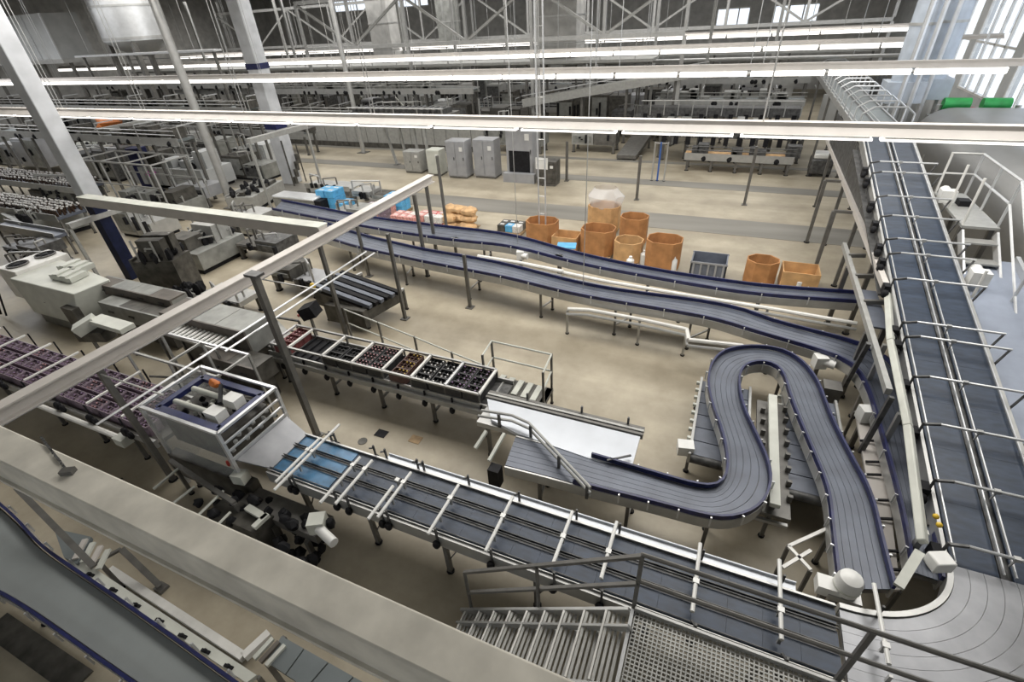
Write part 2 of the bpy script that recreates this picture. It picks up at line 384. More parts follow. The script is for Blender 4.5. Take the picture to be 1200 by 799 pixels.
xb = thing('cross_beam', 'beige steel cross beam from the left column to the long grey beam', 'beam', (-16, 9.6, 3.3))
G().box(-21.1, 9.42, 3.12, bx - .13, 9.45 + .3, 3.42).build('beam_body', 'tray_grey', xb, bevel=.015)
G().box(-21.1, 9.4, 3.42, bx - .13, 9.78, 3.45).build('cover_strip', 'cream', xb)

def post(x, y, h, label, cap=True, w=.1):
    p = thing('steel_post', label, 'post', (x, y, 0)); G().box(x - w / 2, y - w / 2, .03, x + w / 2, y + w / 2, h).build('shaft', 'steel_dark', p)
    G().box(x - .12, y - .12, 0, x + .12, y + .12, .03).build('base_plate', 'steel_dark', p)
    if cap: G().box(x - .16, y - .1, h, x + .16, y + .1, h + .05).build('cap', 'gunmetal', p)
    return p
q = post(-7.82, 5.5, 4.2, 'tall dark post with a cap plate in front of the crate trays', w=.12)
# gantry portals on the left (two lines)
def portal(pts, z, w, label):
    a, b = pts; r = thing('pipe_portal', label, 'frame', (a[0], a[1], 0))
    G().bar((a[0], a[1], z), (b[0], b[1], z), w, w * .8).build('crossbar', 'galvanised', r)
    for p in pts: leg(r, p[0], p[1], z - w * .4, .1, 'galvanised')
    return r
portal(((-22.4, 18.2), (-22.2, 22)), 3.4, .3, 'grey portal frame on two posts before the banded column')
a = at(80, 265, 2.6); b = at(146, 240, 2.6)
portal(((a.x, a.y), (a.x, b.y)), 2.6, .22, 'short grey portal frame above the fan cooled machine')
a = at(82, 163, 3.4); b = at(195, 142, 3.4)
portal(((a.x - 1, a.y + 1), (a.x - 1, b.y + 1)), 3.4, .3, 'far grey portal frame beside the pale left column')

# ------------------------------------------------------------------ far hall: lattice girders, galleries, ducts, tanks
def lattice(y, x0, x1, z0, z1, bay, label):
    r = thing('lattice_girder', label, 'girder', (x0, y, z0))
    G().box(x0, y - .12, z0, x1, y + .12, z0 + .25).build('bottom_chord', 'steel', r); G().box(x0, y - .12, z1, x1, y + .12, z1 + .25).build('top_chord', 'steel', r)
    n = int((x1 - x0) / bay)
    for k in range(n + 1):
        x = x0 + k * bay; G().box(x - .1, y - .1, z0 + .25, x + .1, y + .1, z1).build('upright', 'steel', r)
        if k < n:
            a, b = (z0 + .25, z1) if k % 2 else (z1, z0 + .25); G().bar((x + .1, y, a), (x + bay - .1, y, b), .16).build('diagonal', 'galvanised', r)
    for k in (0, n // 3, 2 * n // 3, n):
        x = x0 + k * bay; leg(r, x, y, z0, .22, 'steel')
    return r
lattice(36, -34, -4, 6.3, 9.4, 5.0, 'near lattice girder spanning the middle of the far hall')
lattice(50, -60, 9, 6.0, 9.6, 5.75, 'far lattice girder in front of the back wall')
def gallery(y0, y1, x0, x1, z, label, legs_=8):
    r = thing('gallery', label, 'walkway', ((x0 + x1) / 2, (y0 + y1) / 2, 0))
    G().box(x0, y0, z - .18, x1, y1, z).build('deck', 'galvanised', r)
    n = int((x1 - x0) / 2.4)
    for k in range(n + 1): G().box(x0 + 2.4 * k - .03, y0 + .03, z, x0 + 2.4 * k + .03, y0 + .09, z + 1.1).build('rail_post', 'steel', r)
    for h in (.55, 1.1): G().cyl((x0, y0 + .06, z + h), (x1, y0 + .06, z + h), .035, 6).build('rail', 'steel_bright', r)
    for k in range(legs_ + 1):
        x = x0 + .3 + (x1 - x0 - .6) * k / legs_
        leg(r, x, y0 + .3, z - .18, .16)
    return r
gallery(37.5, 40, -60, -6, 5.0, 'long grey gallery with railing behind the middle strip lights', 12)
gallery(51.5, 54, -62, 9, 4.2, 'far gallery with railing along the back wall', 12)
for x, y, w, d, z0, lab in [(-31.5, 44, 2.2, 2, 5.2, 'tall grey air duct left of the lattice uprights'), (-13.5, 41, 3.0, 2.4, 5.0, 'broad grey air handling box behind the hanging ladder'), (-26.5, 47, 1.6, 1.6, 5.0, 'dark tall cabinet box among the girders')]:
    r = thing('air_duct', lab, 'duct', (x, y, 0)); G().box(x - w / 2, y - d / 2, z0, x + w / 2, y + d / 2, ZC - .03).build('casing', 'wall_panel' if w > 2 else 'machine_grey', r, bevel=.05)
    g = G()
    for k in range(3): zz = z0 + .8 + 1.8 * k; g.box(x - w / 2 - .04, y - d / 2 - .04, zz, x + w / 2 + .04, y + d / 2 + .04, zz + .1)
    g.build('flange', 'steel', r)
    for s in (-1, 1): leg(r, x + s * w * .4, y, z0, .14)
def silo(x, y, rad, z0, z1, label):
    r = thing('steel_silo', label, 'tank', (x, y, 0)); G().lathe((x, y, 0), [(rad * .3, z0 - 1.0), (rad, z0), (rad, z1)], 28).build('shell', 'steel_bright', r)
    g = G(); g.lathe((x, y, 0), [(rad + .05, z0 + .1), (rad + .05, z0 + .25)], 28); g.lathe((x, y, 0), [(rad + .05, z0 + 2), (rad + .05, z0 + 2.12)], 28); g.build('hoop', 'steel', r)
    for i in range(4): a = math.pi / 4 + i * math.pi / 2; leg(r, x + rad * .9 * math.cos(a), y + rad * .9 * math.sin(a), z0, .3)
    return r
silo(-41.6, 27.5, 2.15, 7.8, ZC - .03, 'wide polished steel silo high at the upper left')
# panelled plant room high on the left, with door and bright frame
pr = thing('plant_room', 'grey panelled plant room with dark vertical slots left of the silo', 'room', (-56, 26, 0))
for k in range(5):
    x0 = -63 + 2.6 * k; G().box(x0 + .03, 26.4, 6.9, x0 + 2.57, 29, 9.9).build('panel', 'wall_white', pr)
G().box(-63.2, 26.3, 6.6, -49.8, 29.1, 6.9).build('sill', 'steel', pr)
for k in range(6): x0 = -63 + 2.6 * k; G().box(x0 - .08, 26.32, 6.9, x0 + .08, 26.42, 9.9).build('mullion', 'steel_bright', pr)
for x in (-62, -58, -54, -50.2): leg(pr, x, 27, 6.6, .2)
wd = thing('walkway_bridge', 'bright railed bridge below the steel silo', 'walkway', (-38, 25.2, 0))
G().box(-45.5, 24.9, 7.0, -31, 25.5, 7.12).build('deck', 'steel_bright', wd)
for x in (-45, -40, -35.5, -31.4): leg(wd, x, 25.2, 7.0, .14)

# rooms and doors below the far gallery
k = 0
for x0, x1, col in [(-60, -50, 'wall_white'), (-48, -41, 'wall_panel'), (-39, -30, 'wall_white'), (-28, -20, 'wall_panel'), (-18, -9, 'wall_white'), (-6, 4, 'wall_panel')]:
    k += 1
    r = thing('partition_cabin', ['white cabin at the far left under the far gallery', 'grey cabin second from the left under the far gallery', 'white wide cabin left of centre under the far gallery', 'grey cabin in the centre under the far gallery', 'white cabin right of centre under the far gallery', 'grey cabin rightmost under the far gallery'][k - 1], 'cabin', ((x0 + x1) / 2, 56, 0))
    m_ = int((x1 - x0) / 1.5)
    for i in range(m_):
        a = x0 + (x1 - x0) * i / m_; b = x0 + (x1 - x0) * (i + 1) / m_
        G().box(a + .04, 55, 0, b - .04, 57, 3.2 + .5 * (k % 2)).build('panel', col if (i % 3) else 'machine_grey', r)
# ------------------------------------------------------------------ conveyors
def belt_conveyor(name, label, Lp, Rp, z, lanes, chain, guides='blue_guide', legs_=None, n=44, guide_h=.10, cat='conveyor', legz=None, brk=True, rnd=3, skip=(0, 0), skipr=0):
    Lp = resample(smooth([Vector((p[0], p[1], z)) for p in Lp], rnd), n); Rp = resample(smooth([Vector((p[0], p[1], z)) for p in Rp], rnd), n)
    c = (Lp[0] + Rp[0]) / 2; r = thing(name, label, cat, (c.x, c.y, 0))
    mixl = lambda t: [a.lerp(b, t) for a, b in zip(Lp, Rp)]
    gap = .03 / lanes
    for k in range(lanes):
        G().loft(mixl(k / lanes + gap), mixl((k + 1) / lanes - gap), -.02, 0).build('chain', chain, r)
    G().loft(mixl(.01), mixl(.99), -.11, -.03).build('bed', 'steel_dark', r)
    for e, s in ((Lp, 1), (Rp, -1)):
        fr = G().loft(offset(e, .015 * s), offset(e, .045 * s), -.22, .0).build('side_frame', 'steel', r)
        if guides:
            i0, i1 = skip if s > 0 else (skipr, 0)
            ee = e[i0:len(e) - i1]
            gd = G().loft(offset(ee, .0), offset(ee, .04 * s), .015, .015 + guide_h).build('guide_rail', guides, r)
            if brk:
                g = G()
                for i in range(2, len(ee) - 1, 3):
                    o = offset(ee, .075 * s)[i]; g.bar((o.x, o.y, z - .12), (o.x, o.y, z + .10), .025)
                    h = offset(ee, .03 * s)[i]; g.bar((o.x, o.y, z + .08), (h.x, h.y, z + .08), .022)
                g.build('bracket_pins', 'steel_bright', gd)
    for i in (legs_ or range(3, n - 2, 8)):
        a, b = Lp[i].lerp(Rp[i], .08), Lp[i].lerp(Rp[i], .92)
        for p in (a, b): leg(r, p.x, p.y, z - .2, .06)
        G().bar((a.x, a.y, .35), (b.x, b.y, .35), .04).build('tie', 'steel', r)
    return r, Lp, Rp
px = lambda pts, z: [at(x, y, z) for x, y in pts]
ZB = 1.1
sL = px([(604, 512), (650, 524), (706, 540), (780, 562), (815, 572), (840, 574), (853, 560), (853, 535), (846, 505), (836, 480), (830, 455), (832, 432), (845, 415), (868, 409), (900, 409), (930, 418), (955, 445), (969, 487), (993, 535), (1018, 580), (1030, 635), (1044, 690)], ZB)
sR = px([(592, 545), (640, 557), (690, 571), (780, 593), (830, 607), (860, 608), (888, 596), (901, 572), (899, 545), (883, 510), (868, 478), (863, 448), (868, 432), (882, 426), (900, 426), (918, 436), (927, 470), (950, 525), (972, 577), (976, 620), (981, 663), (984, 690)], ZB)
s_conv, _, _ = belt_conveyor('curved_conveyor', 'S shaped grey bottle conveyor with dark blue edge guides in the middle right', sL, sR, ZB, 6, 'chain_grey', n=90, legs_=[4, 14, 22, 33, 46, 58, 70, 82], skip=(9, 0), skipr=8)
c2U = px([(380, 262), (420, 276), (457, 285), (500, 295), (550, 303), (600, 313), (662, 330), (720, 342), (825, 355), (875, 366), (900, 377), (950, 390), (1005, 404), (1045, 425), (1062, 470), (1075, 540), (1090, 620), (1100, 680)], ZB)
c2D = px([(370, 275), (415, 290), (465, 301), (507, 310), (560, 320), (600, 328), (650, 341), (692, 350), (775, 364), (837, 375), (875, 387), (905, 396), (950, 409), (995, 424), (1016, 450), (1036, 519), (1058, 600), (1070, 670)], ZB)
belt_conveyor('curved_conveyor', 'long blue edged conveyor, nearer of the two crossing the hall, bending under the incline', c2U, c2D, ZB, 5, 'chain_grey', n=70, legs_=[6, 14, 22, 30, 37, 43, 49])
c1U = px([(330, 236), (380, 246), (425, 255), (470, 261), (520, 267), (600, 276), (675, 299), (770, 319), (840, 330), (900, 338), (1004, 345)], ZB)
c1D = px([(320, 246), (375, 257), (425, 266), (470, 274), (540, 284), (600, 289), (675, 310), (760, 326), (840, 340), (900, 348), (1003, 355)], ZB)
belt_conveyor('curved_conveyor', 'long blue edged conveyor, farther of the two, beside the cardboard octabins', c1U, c1D, ZB, 4, 'chain_grey', n=60, legs_=[5, 13, 21, 29, 37, 45, 53])

# white dividing plate and edge track of the accumulation table
tb = thing('accumulation_table', 'white topped accumulation table between the crate trays and the S conveyor', 'table', (-2.3, 6.5, 0))
G().prism([(-3.95, 6.93), (-.66, 6.93), (-.66, 6.2), (-1.25, 6.05), (-2.1, 6.12), (-2.95, 6.2), (-3.6, 6.38)], 1.04, 1.115).build('top_plate', 'white_sheet', tb)
for y, m_ in ((6.96, 'steel_dark'), (7.06, 'galvanised'), (7.13, 'steel_dark')): G().box(-4.0, y, 1.02, -.62, y + .06, 1.14).build('edge_track', m_, tb)
G().box(-3.9, 6.3, .9, -.7, 7.15, 1.02).build('frame', 'steel', tb)
for x in (-3.7, -2.2, -.8):
    for y in (6.4, 7.1): leg(tb, x, y, .9, .07)
for x in (-3.1, -1.9, -.95): G().box(x - .02, 7.16, 1.0, x + .02, 7.2, 1.3).build('sensor_post', 'gunmetal', tb)
p = at(745, 546, 1.12); G().bar((-1.1, 6.05, 1.2), (-.72, 6.32, 1.2), .03).build('stop_lever', 'gunmetal', tb)

# diverter: two long bent rods over the table
dv = thing('diverter_rail', 'pair of bent steel diverter rods crossing the white table', 'rail', tuple(at(600, 510, 1.1)))
for dx, dz in ((0, 0), (4, .16)):
    pts = [at(560 + dx, 487 - dz * 40, 1.25 + dz), at(600, 493 - dz * 40, 1.25 + dz), at(620, 502 - dz * 40, 1.25 + dz), at(692, 578 - dz * 40, 1.25 + dz)]
    G().tube(pts, .028, 8).build('rod', 'galvanised', dv)
g = G()
for x, y in ((585, 492), (622, 506), (655, 541), (688, 575)):
    p = at(x, y, 1.25); G().box(p.x - .025, p.y - .025, 1.06, p.x + .025, p.y + .025, 1.42).build('holder', 'gunmetal', dv)
for a, b in (((591, 508), (573, 540)), ((570, 505), (557, 525))): G().bar(at(*a, 1.2), at(*b, 1.05), .06).build('arm', 'cream', dv)
p = at(580, 556, .8); G().box(p.x - .1, p.y - .1, .55, p.x + .12, p.y + .1, 1.0).build('drive', 'black', dv); leg(dv, p.x, p.y, .6, .05)

# lower cross belts under the S conveyor
def cross_belt(x0, x1, y0, y1, z, label, tail=True):
    r = thing('cross_belt', label, 'conveyor', ((x0 + x1) / 2, (y0 + y1) / 2, 0))
    n = max(2, round((y1 - y0) / .42))
    for k in range(n): a = y0 + (y1 - y0) * k / n; G().box(x0, a + .012, z - .03, x1, a + (y1 - y0) / n - .012, z).build('mat', 'plastic_grey', r)
    G().box(x0 + .02, y0, z - .16, x1 - .02, y1, z - .04).build('bed', 'steel_dark', r)
    for x in (x0 - .05, x1): G().box(x, y0 - .05, z - .2, x + .05, y1 + .05, z + .06).build('side_frame', 'steel', r)
    G().cyl((x0, y0 - .02, z - .09), (x1, y0 - .02, z - .09), .09, 10).build('roller', 'gunmetal', r)
    for x in (x0 - .02, x1 + .02):
        for y in (y0 + .2, y1 - .2): leg(r, x, y, z - .18, .06)
    g = G()
    for k in range(9): y = y0 + .15 + (y1 - y0 - .3) * k / 8; g.box(x0 - .12, y - .03, z - .02, x0 - .05, y + .03, z + .05)
    g.build('bearing_blocks', 'cream', r)
    return r
cx = cross_belt(.3, 1.28, 7.2, 9.6, .72, 'low grey cross belt left under the S conveyor loop')
p = at(803, 525, .72); mt = G(); mt.cbox((p.x, p.y, .62), .3, .24, .22, .2); mt.build('motor', 'white_plastic', cx); G().cyl((p.x + .1, p.y, .7), (.3, 7.25, .66), .06, 8).build('shaft', 'steel', cx)
cross_belt(1.98, 2.95, 6.95, 9.7, .72, 'low grey cross belt right under the S conveyor loop')
du = thing('cable_duct', 'pale straight cable duct on a stand inside the S conveyor loop', 'duct', (1.68, 7.7, 0))
G().box(1.62, 6.25, .93, 1.78, 9.2, 1.02).build('cover', 'cream', du)
for y in (6.35, 7.7, 9.0): leg(du, 1.7, y, .93, .06)
G().bar((1.45, 6.3, .5), (2.0, 6.3, .5), .06).build('tie', 'steel', du)
g = G()
for k in range(16): g.box(1.5 + .42 * (k % 2), 6.4 + .17 * k, .8, 1.58 + .42 * (k % 2), 6.46 + .17 * k, .93)
g.build('plug_row', 'steel_dark', du); G().box(1.44, 6.2, .74, 1.98, 9.2, .8).build('plinth', 'steel_dark', du)

# white cable pipes between the two long conveyors and in front of the nearer one
def pipe_run(pts, z, r_, label, drop):
    w = [at(x, y, z) for x, y in pts]; r = thing('cable_pipe', label, 'pipe', (w[0].x, w[0].y, 0))
    G().tube(w, r_, 8).build('pipe', 'white_paint', r); G().tube([p + Vector((0, -.13, -.1)) for p in w], r_ * .7, 6).build('lower_pipe', 'steel', r)
    for i in drop: leg(r, w[i].x, w[i].y, z - r_, .06, 'steel')
    return r
pipe_run([(655, 318), (712, 330), (800, 345), (900, 361), (1004, 379)], .95, .055, 'white cable pipe between the two long conveyors', (0, 2, 3))
pipe_run([(665, 362), (690, 363), (750, 374), (805, 386), (807, 398), (870, 405)], .85, .055, 'white stepped cable pipe below the nearer long conveyor', (0, 2, 3, 5))
pipe_run([(560, 300), (610, 308), (660, 318)], 1.0, .06, 'short white cable pipe with valve boxes behind the tall posts', (0, 1))
for x, y, lab in [(960, 425, 'white gear motor beside the long conveyor bend'), (1014, 487, 'white gear motor under the leaning struts'), (655, 306, 'small white drive box between the long conveyors'), (610, 300, 'pale drive box between the long conveyors near the posts'), (533, 285, 'white valve box between the long conveyors')]:
    p = at(x, y, .9); r = thing('gear_motor', lab, 'motor', (p.x, p.y, 0)); G().cbox((p.x, p.y, .8), .26, .24, .3, .3).build('gearbox', 'white_plastic', r)
    G().cyl((p.x, p.y, .95), (p.x + .3, p.y - .08, .95), .1, 10).build('motor_can', 'white_plastic', r); leg(r, p.x, p.y, .8, .08)

# ------------------------------------------------------------------ main near conveyor
Z1 = 1.2
mc = thing('bottle_conveyor', 'long straight slate blue conveyor with white cross bars along the lower middle', 'conveyor', (-2.3, 4.15, 0))
X0, X1 = -6.9, 2.35
for a, b in ((3.70, 3.97), (4.06, 4.27), (4.36, 4.58)):
    G().box(X0, a, Z1 - .03, -5.55, b, Z1).build('infeed_mat', 'mat_bright', mc, 'bright blue mat')
    n = 18
    for k in range(n): u = -5.53 + (X1 + 5.53) * k / n; G().box(u, a, Z1 - .03, u + (X1 + 5.53) / n - .003, b, Z1).build('slat_mat', 'mat_blue', mc)
G().box(X0, 3.64, Z1 - .2, X1, 4.62, Z1 - .05).build('bed', 'gunmetal', mc)
for y in (3.64, 3.69, 3.99, 4.035, 4.29, 4.335, 4.6):
    G().bar((X0, y, Z1 + .045), (X1, y, Z1 + .045), .012, .02).build('guide_rail', 'gunmetal' if y not in (3.64, 4.6) else 'steel', mc)
for y in (3.6, 4.63): G().box(X0, y - .02, Z1 - .24, X1, y + .02, Z1 + .02).build('side_frame', 'steel', mc)
G().box(-5.0, 4.66, Z1 - .06, 1.9, 4.80, Z1 - .045).build('drip_ledge', 'white_sheet', mc)
G().box(-5.0, 4.79, Z1 - .06, 1.9, 4.805, Z1 - .0).build('ledge_lip', 'white_sheet', mc)
rods = [((398, 500), (320, 572)), ((372, 516), (324, 564)), ((420, 538), (376, 588)), ((435, 542), (393, 589)), ((480, 556), (443, 605)), ((459, 572), (432, 607)), ((537, 571), (501, 624)), ((601, 585), (568, 644)), ((670, 602), (648, 660)), ((722.6, 614.6), (704, 676)), ((820, 640), (812, 715)), ((915, 660), (914, 747)), ((1028, 689), (1038, 775))]
zr = 1.42
for i, (a, b) in enumerate(rods):
    A, D = at(*a, zr), at(*b, zr); x = (A.x + D.x) / 2
    rd = G().cyl((x, A.y + .05, zr), (x, D.y - .02, zr), .028, 8).build('cross_bar', 'white_plastic', mc)
    g = G(); g.box(x - .04, 4.13, zr - .03, x + .04, 4.2, zr + .03); g.box(x - .02, 4.15, Z1 + .06, x + .02, 4.18, zr); G().box(x - .02, 3.8, Z1 + .06, x + .02, 3.83, zr).build('stay', 'steel', rd)
    g.build('clamp', 'steel', rd)
    for y in (3.57, 4.68):
        g = G(); g.bar((x + .06, y, Z1 - .12), (x + .06, y, zr + .02), .03); g.bar((x + .06, y, zr - .04), (x, y + (.06 if y < 4 else -.06), zr - .02), .025); g.build('bracket', 'gunmetal', rd)
    g = G(); g.blob((x + .05, 3.53, Z1 - .14), .07, .06, .09, 8, 5); g.blob((x + .05, 4.7, Z1 - .1), .05, .05, .06, 8, 5); g.build('knob', 'black', rd)
for x in (-6.3, -4.75, -3.22, -1.6, -.1, 1.5):
    for y in (3.72, 4.55): leg(mc, x, y, Z1 - .2, .075)
    G().bar((x, 3.72, .9), (x, 4.55, .9), .05).build('tie', 'steel_dark', mc); G().bar((x, 3.75, .3), (x + .35, 3.75, Z1 - .22), .02).build('stay', 'steel_dark', mc)
# big white motor by the bend
p = at(994, 684, 1.25)
bm_ = thing('drive_motor', 'large rounded white drive motor at the end of the slate conveyor', 'motor', (p.x, p.y, 0))
G().lathe((p.x, p.y, 0), [(.10, 1.08), (.16, 1.12), (.165, 1.32), (.14, 1.4), (.06, 1.44)], 18).build('motor_can', 'white_plastic', bm_)
G().cbox((p.x - .2, p.y - .02, 1.0), .3, .22, .18).build('gearbox', 'white_plastic', bm_); G().cbox((p.x, p.y, .98), .4, .3, .1).build('mount', 'steel', bm_)
g = G(); g.lathe((p.x, p.y, 0), [(.172, 1.2), (.172, 1.22)], 18); g.build('ring', 'cream', bm_)
leg(bm_, p.x, p.y + .1, .98, .08); leg(bm_, p.x - .15, p.y + .1, .98, .08)
# bracket frame behind the motor (white angle bars)
wf = thing('angle_bracket', 'white zigzag angle bracket behind the drive motor', 'bracket', tuple(at(945, 640, .7)))
for a, b in (((968, 620), (924, 640)), ((924, 640), (950, 668)), ((950, 645), (917, 665))): G().bar(at(*a, .9), at(*b, .9), .05, .04).build('bar', 'white_paint', wf)
q_ = at(924, 640, .9); leg(wf, q_.x, q_.y, .9, .05); q_ = at(950, 668, .9); leg(wf, q_.x, q_.y, .9, .05)

# ------------------------------------------------------------------ bend at the lower right
bd = thing('curved_belt', 'pale steel belt bend joining the slate conveyor to the incline, bottom right', 'conveyor', (3.6, 4.3, 0))
cxx, cyy = 2.40, 5.85
arcs = lambda rx, ry, z: [Vector((cxx + rx * math.sin(t), cyy - ry * math.cos(t), z)) for t in [math.pi / 2 * i / 24 for i in range(25)]]
NL = 7
for k in range(NL):
    f0, f1 = k / NL + .002, (k + 1) / NL - .002
    rI = (1.50 + 1.26 * f0, 1.25 + 1.02 * f0); rO = (1.50 + 1.26 * f1, 1.25 + 1.02 * f1)
    G().loft(arcs(*rO, Z1), arcs(*rI, Z1), -.03, .0).build('chain', 'chain_steel', bd)
G().loft(arcs(2.75, 2.26, Z1), arcs(1.51, 1.26, Z1), -.14, -.04).build('bed', 'steel', bd)
G().loft(arcs(1.49, 1.24, Z1), arcs(1.42, 1.17, Z1), -.22, .03).build('inner_rim', 'steel', bd)
G().loft(arcs(2.84, 2.35, Z1), arcs(2.77, 2.28, Z1), -.22, .08).build('outer_rim', 'steel', bd)
for x, y in ((3.0, 4.3), (4.2, 4.9), (4.6, 4.2), (3.2, 3.6)): leg(bd, x, y, Z1 - .14, .08)

# ------------------------------------------------------------------ incline conveyor on the right
ic = thing('incline_conveyor', 'wide slate conveyor climbing away along the right with silver cross bars', 'conveyor', (4.5, 12, 0))
ZI = lambda y: Z1 + .195 * (min(y, 20.2) - 5.85) if y > 5.85 else Z1
XA, XM0, XM1, XB = 3.90, 4.44, 4.60, 5.16
ys = [5.85 + i * 1.02 for i in range(15)] + [20.2]
for (xa, xb) in ((XA, XM0), (XM1, XB)):
    for a, b in zip(ys, ys[1:]):
        G().add([(xa, a, ZI(a) - .03), (xb, a, ZI(a) - .03), (xb, b - .004, ZI(b) - .03), (xa, b - .004, ZI(b) - .03), (xa, a, ZI(a)), (xb, a, ZI(a)), (xb, b - .004, ZI(b)), (xa, b - .004, ZI(b))],
                [(3, 2, 1, 0), (4, 5, 6, 7), (0, 1, 5, 4), (1, 2, 6, 5), (2, 3, 7, 6), (3, 0, 4, 7)]).build('slat_mat', 'mat_blue', ic)
    for k in range(8): a = 20.25 + 2.5 * k; G().box(xa, a, ZI(30) - .03, xb, a + 2.46, ZI(30)).build('slat_mat', 'mat_slate', ic)
pl = lambda x, dz: [(x, 5.85, ZI(5.85) + dz), (x, 20.2, ZI(20.2) + dz), (x, 40, ZI(30) + dz)]
def run(x, dz, w, h, name, m):
    g = G(); P_ = pl(x, dz)
    for a, b in zip(P_, P_[1:]): g.bar(a, b, w, h)
    return g.build(name, m, ic)
run(4.53, -.12, 1.28, .14, 'bed', 'gunmetal'); run(4.52, -.04, .1, .03, 'centre_strip', 'gunmetal')
run(3.84, -.1, .05, .26, 'side_frame', 'steel'); run(5.21, -.1, .05, .26, 'side_frame', 'steel')
for x, dz in ((3.92, .07), (4.455, .09), (4.585, .09), (5.14, .07)): run(x, dz, .018, .03, 'guide_rail', 'steel_bright')
G().add([(3.80, 12.3, 2.36), (3.80, 26, 2.4), (3.80, 26, 3.72), (3.80, 20.2, 3.72), (3.80, 12.3, 2.4), (3.82, 12.3, 2.36), (3.82, 26, 2.4), (3.82, 26, 3.72), (3.82, 20.2, 3.72), (3.82, 12.3, 2.4)],
        [(4, 3, 2, 1, 0), (5, 6, 7, 8, 9), (0, 1, 6, 5), (1, 2, 7, 6), (2, 3, 8, 7), (3, 4, 9, 8), (4, 0, 5, 9)]).build('side_skirt', 'gunmetal', ic)
rr = [(640, 1112), (564, 1109), (497, 1095), (441, 1085), (394, 1075), (377, 1072), (326, 1060), (296, 1052), (279, 1047), (252, 1041), (229, 1035), (201, 1030), (189, 1027)]
for i, (yy, xx) in enumerate(rr):
    # find the bar's y on the incline, .28 above the belt
    best = min((abs(atX(xx, yy, XA + .1).z - (ZI(atX(xx, yy, XA + .1).y) + .28)), dx) for dx in (0,)); y = None
    lo, hi = 5.5, 26.0
    for _ in range(40):
        mid = (lo + hi) / 2; c = MC @ (Vector((XA + .1, mid, ZI(mid) + .28)) - Vector((0, 0, HC))); v = 399.5 + FPX * c.y / c.z
        if v > yy: lo = mid
        else: hi = mid
    y = lo; z = ZI(y) + .28
    rd = G().cyl((XA + .12, y, z), (5.42, y, z), .024, 8).build('cross_bar', 'steel_bright', ic)
    g = G(); g.box(4.5, y - .03, z - .03, 4.58, y + .03, z + .03); g.bar((4.54, y, z - .02), (4.54, y + .02, z - .2), .02); g.build('clamp', 'steel', rd)
    g = G(); g.bar((5.40, y, z), (5.28, y - .05, z - .34), .03); g.bar((XA + .12, y, z), (3.8, y, z - .06), .04); g.bar((3.8, y, z - .02), (3.8, y, z - .4), .03); g.build('bracket', 'gunmetal', rd, None, 'stuff')
    g = G(); g.cbox((3.73, y, z - .42), .12, .2, .22); g.blob((3.70, y - .16, z - .36), .08, .09, .1); g.blob((5.24, y - .06, z - .36), .06, .06, .07); g.build('knob', 'black', rd, None, 'stuff')
for y in (6.6, 9, 11.5, 14, 17, 20.5, 25, 30, 36):
    for x in (3.84, 5.2): leg(ic, x, y, ZI(y) - .2, .1)
for y, s in ((8.3, 1), (12.8, 1), (16.4, 1), (20.6, 1)):
    z = ZI(y); g = G(); g.cbox((5.5, y, z - .12), .34, .28, .32); g.cyl((5.5, y, z + .04), (5.5, y + .34, z + .1), .13, 10); g.build('motor', 'white_plastic', ic)
# far part: bottles' railing hoops over the level stretch
for k in range(14):
    y = 21 + 1.25 * k; z = ZI(30)
    g = G(); g.tube([(3.8, y, z), (3.8, y, z + .55), (4.1, y, z + .75), (5.0, y, z + .75), (5.25, y, z + .55), (5.25, y, z)], .03, 5); g.build('hoop', 'steel_bright', ic)

# pale side cable beam with end box, left of the incline
sb = thing('cable_beam', 'pale rounded cable beam with a white end box, left of the incline conveyor', 'beam', (3.3, 8, 0))
A, D = at(1044, 398, 2.1), at(1086, 668, 1.55)
G().tube([(3.78, 12.0, 2.3), (3.62, 10.3, 2.1), (3.58, 8.0, 1.82), (3.46, 5.85, 1.5)], .085, 4).build('beam_body', 'cream', sb, bevel=.02)
g = G(); g.cbox((3.62, 5.62, 1.36), .26, .22, .2, .4); g.build('end_box', 'white_plastic', sb, bevel=.02)
G().bar((3.44, 5.75, 1.40), (3.12, 5.15, 1.3), .12, .05).build('foot_plate', 'cream', sb)
g = G(); g.blob((3.70, 6.35, 1.56), .045, .045, .04); g.blob((3.72, 6.22, 1.54), .045, .045, .04); g.build('indicator', 'yellow', sb, 'yellow knobs')
for y, z in ((6.1, 1.46), (8.4, 1.76), (10.3, 2.0)): leg(sb, 3.56, y, z, .08, 'steel')
G().add([(3.66, 12.2, 2.2), (3.82, 12.2, 2.2), (3.82, 20, 3.6), (3.66, 20, 3.6), (3.66, 12.2, 2.15), (3.82, 12.2, 2.15), (3.82, 20, 3.55), (3.66, 20, 3.55)], [(0, 1, 2, 3), (7, 6, 5, 4), (4, 5, 1, 0), (5, 6, 2, 1), (6, 7, 3, 2), (7, 4, 0, 3)]).build('side_plate', 'gunmetal', ic)
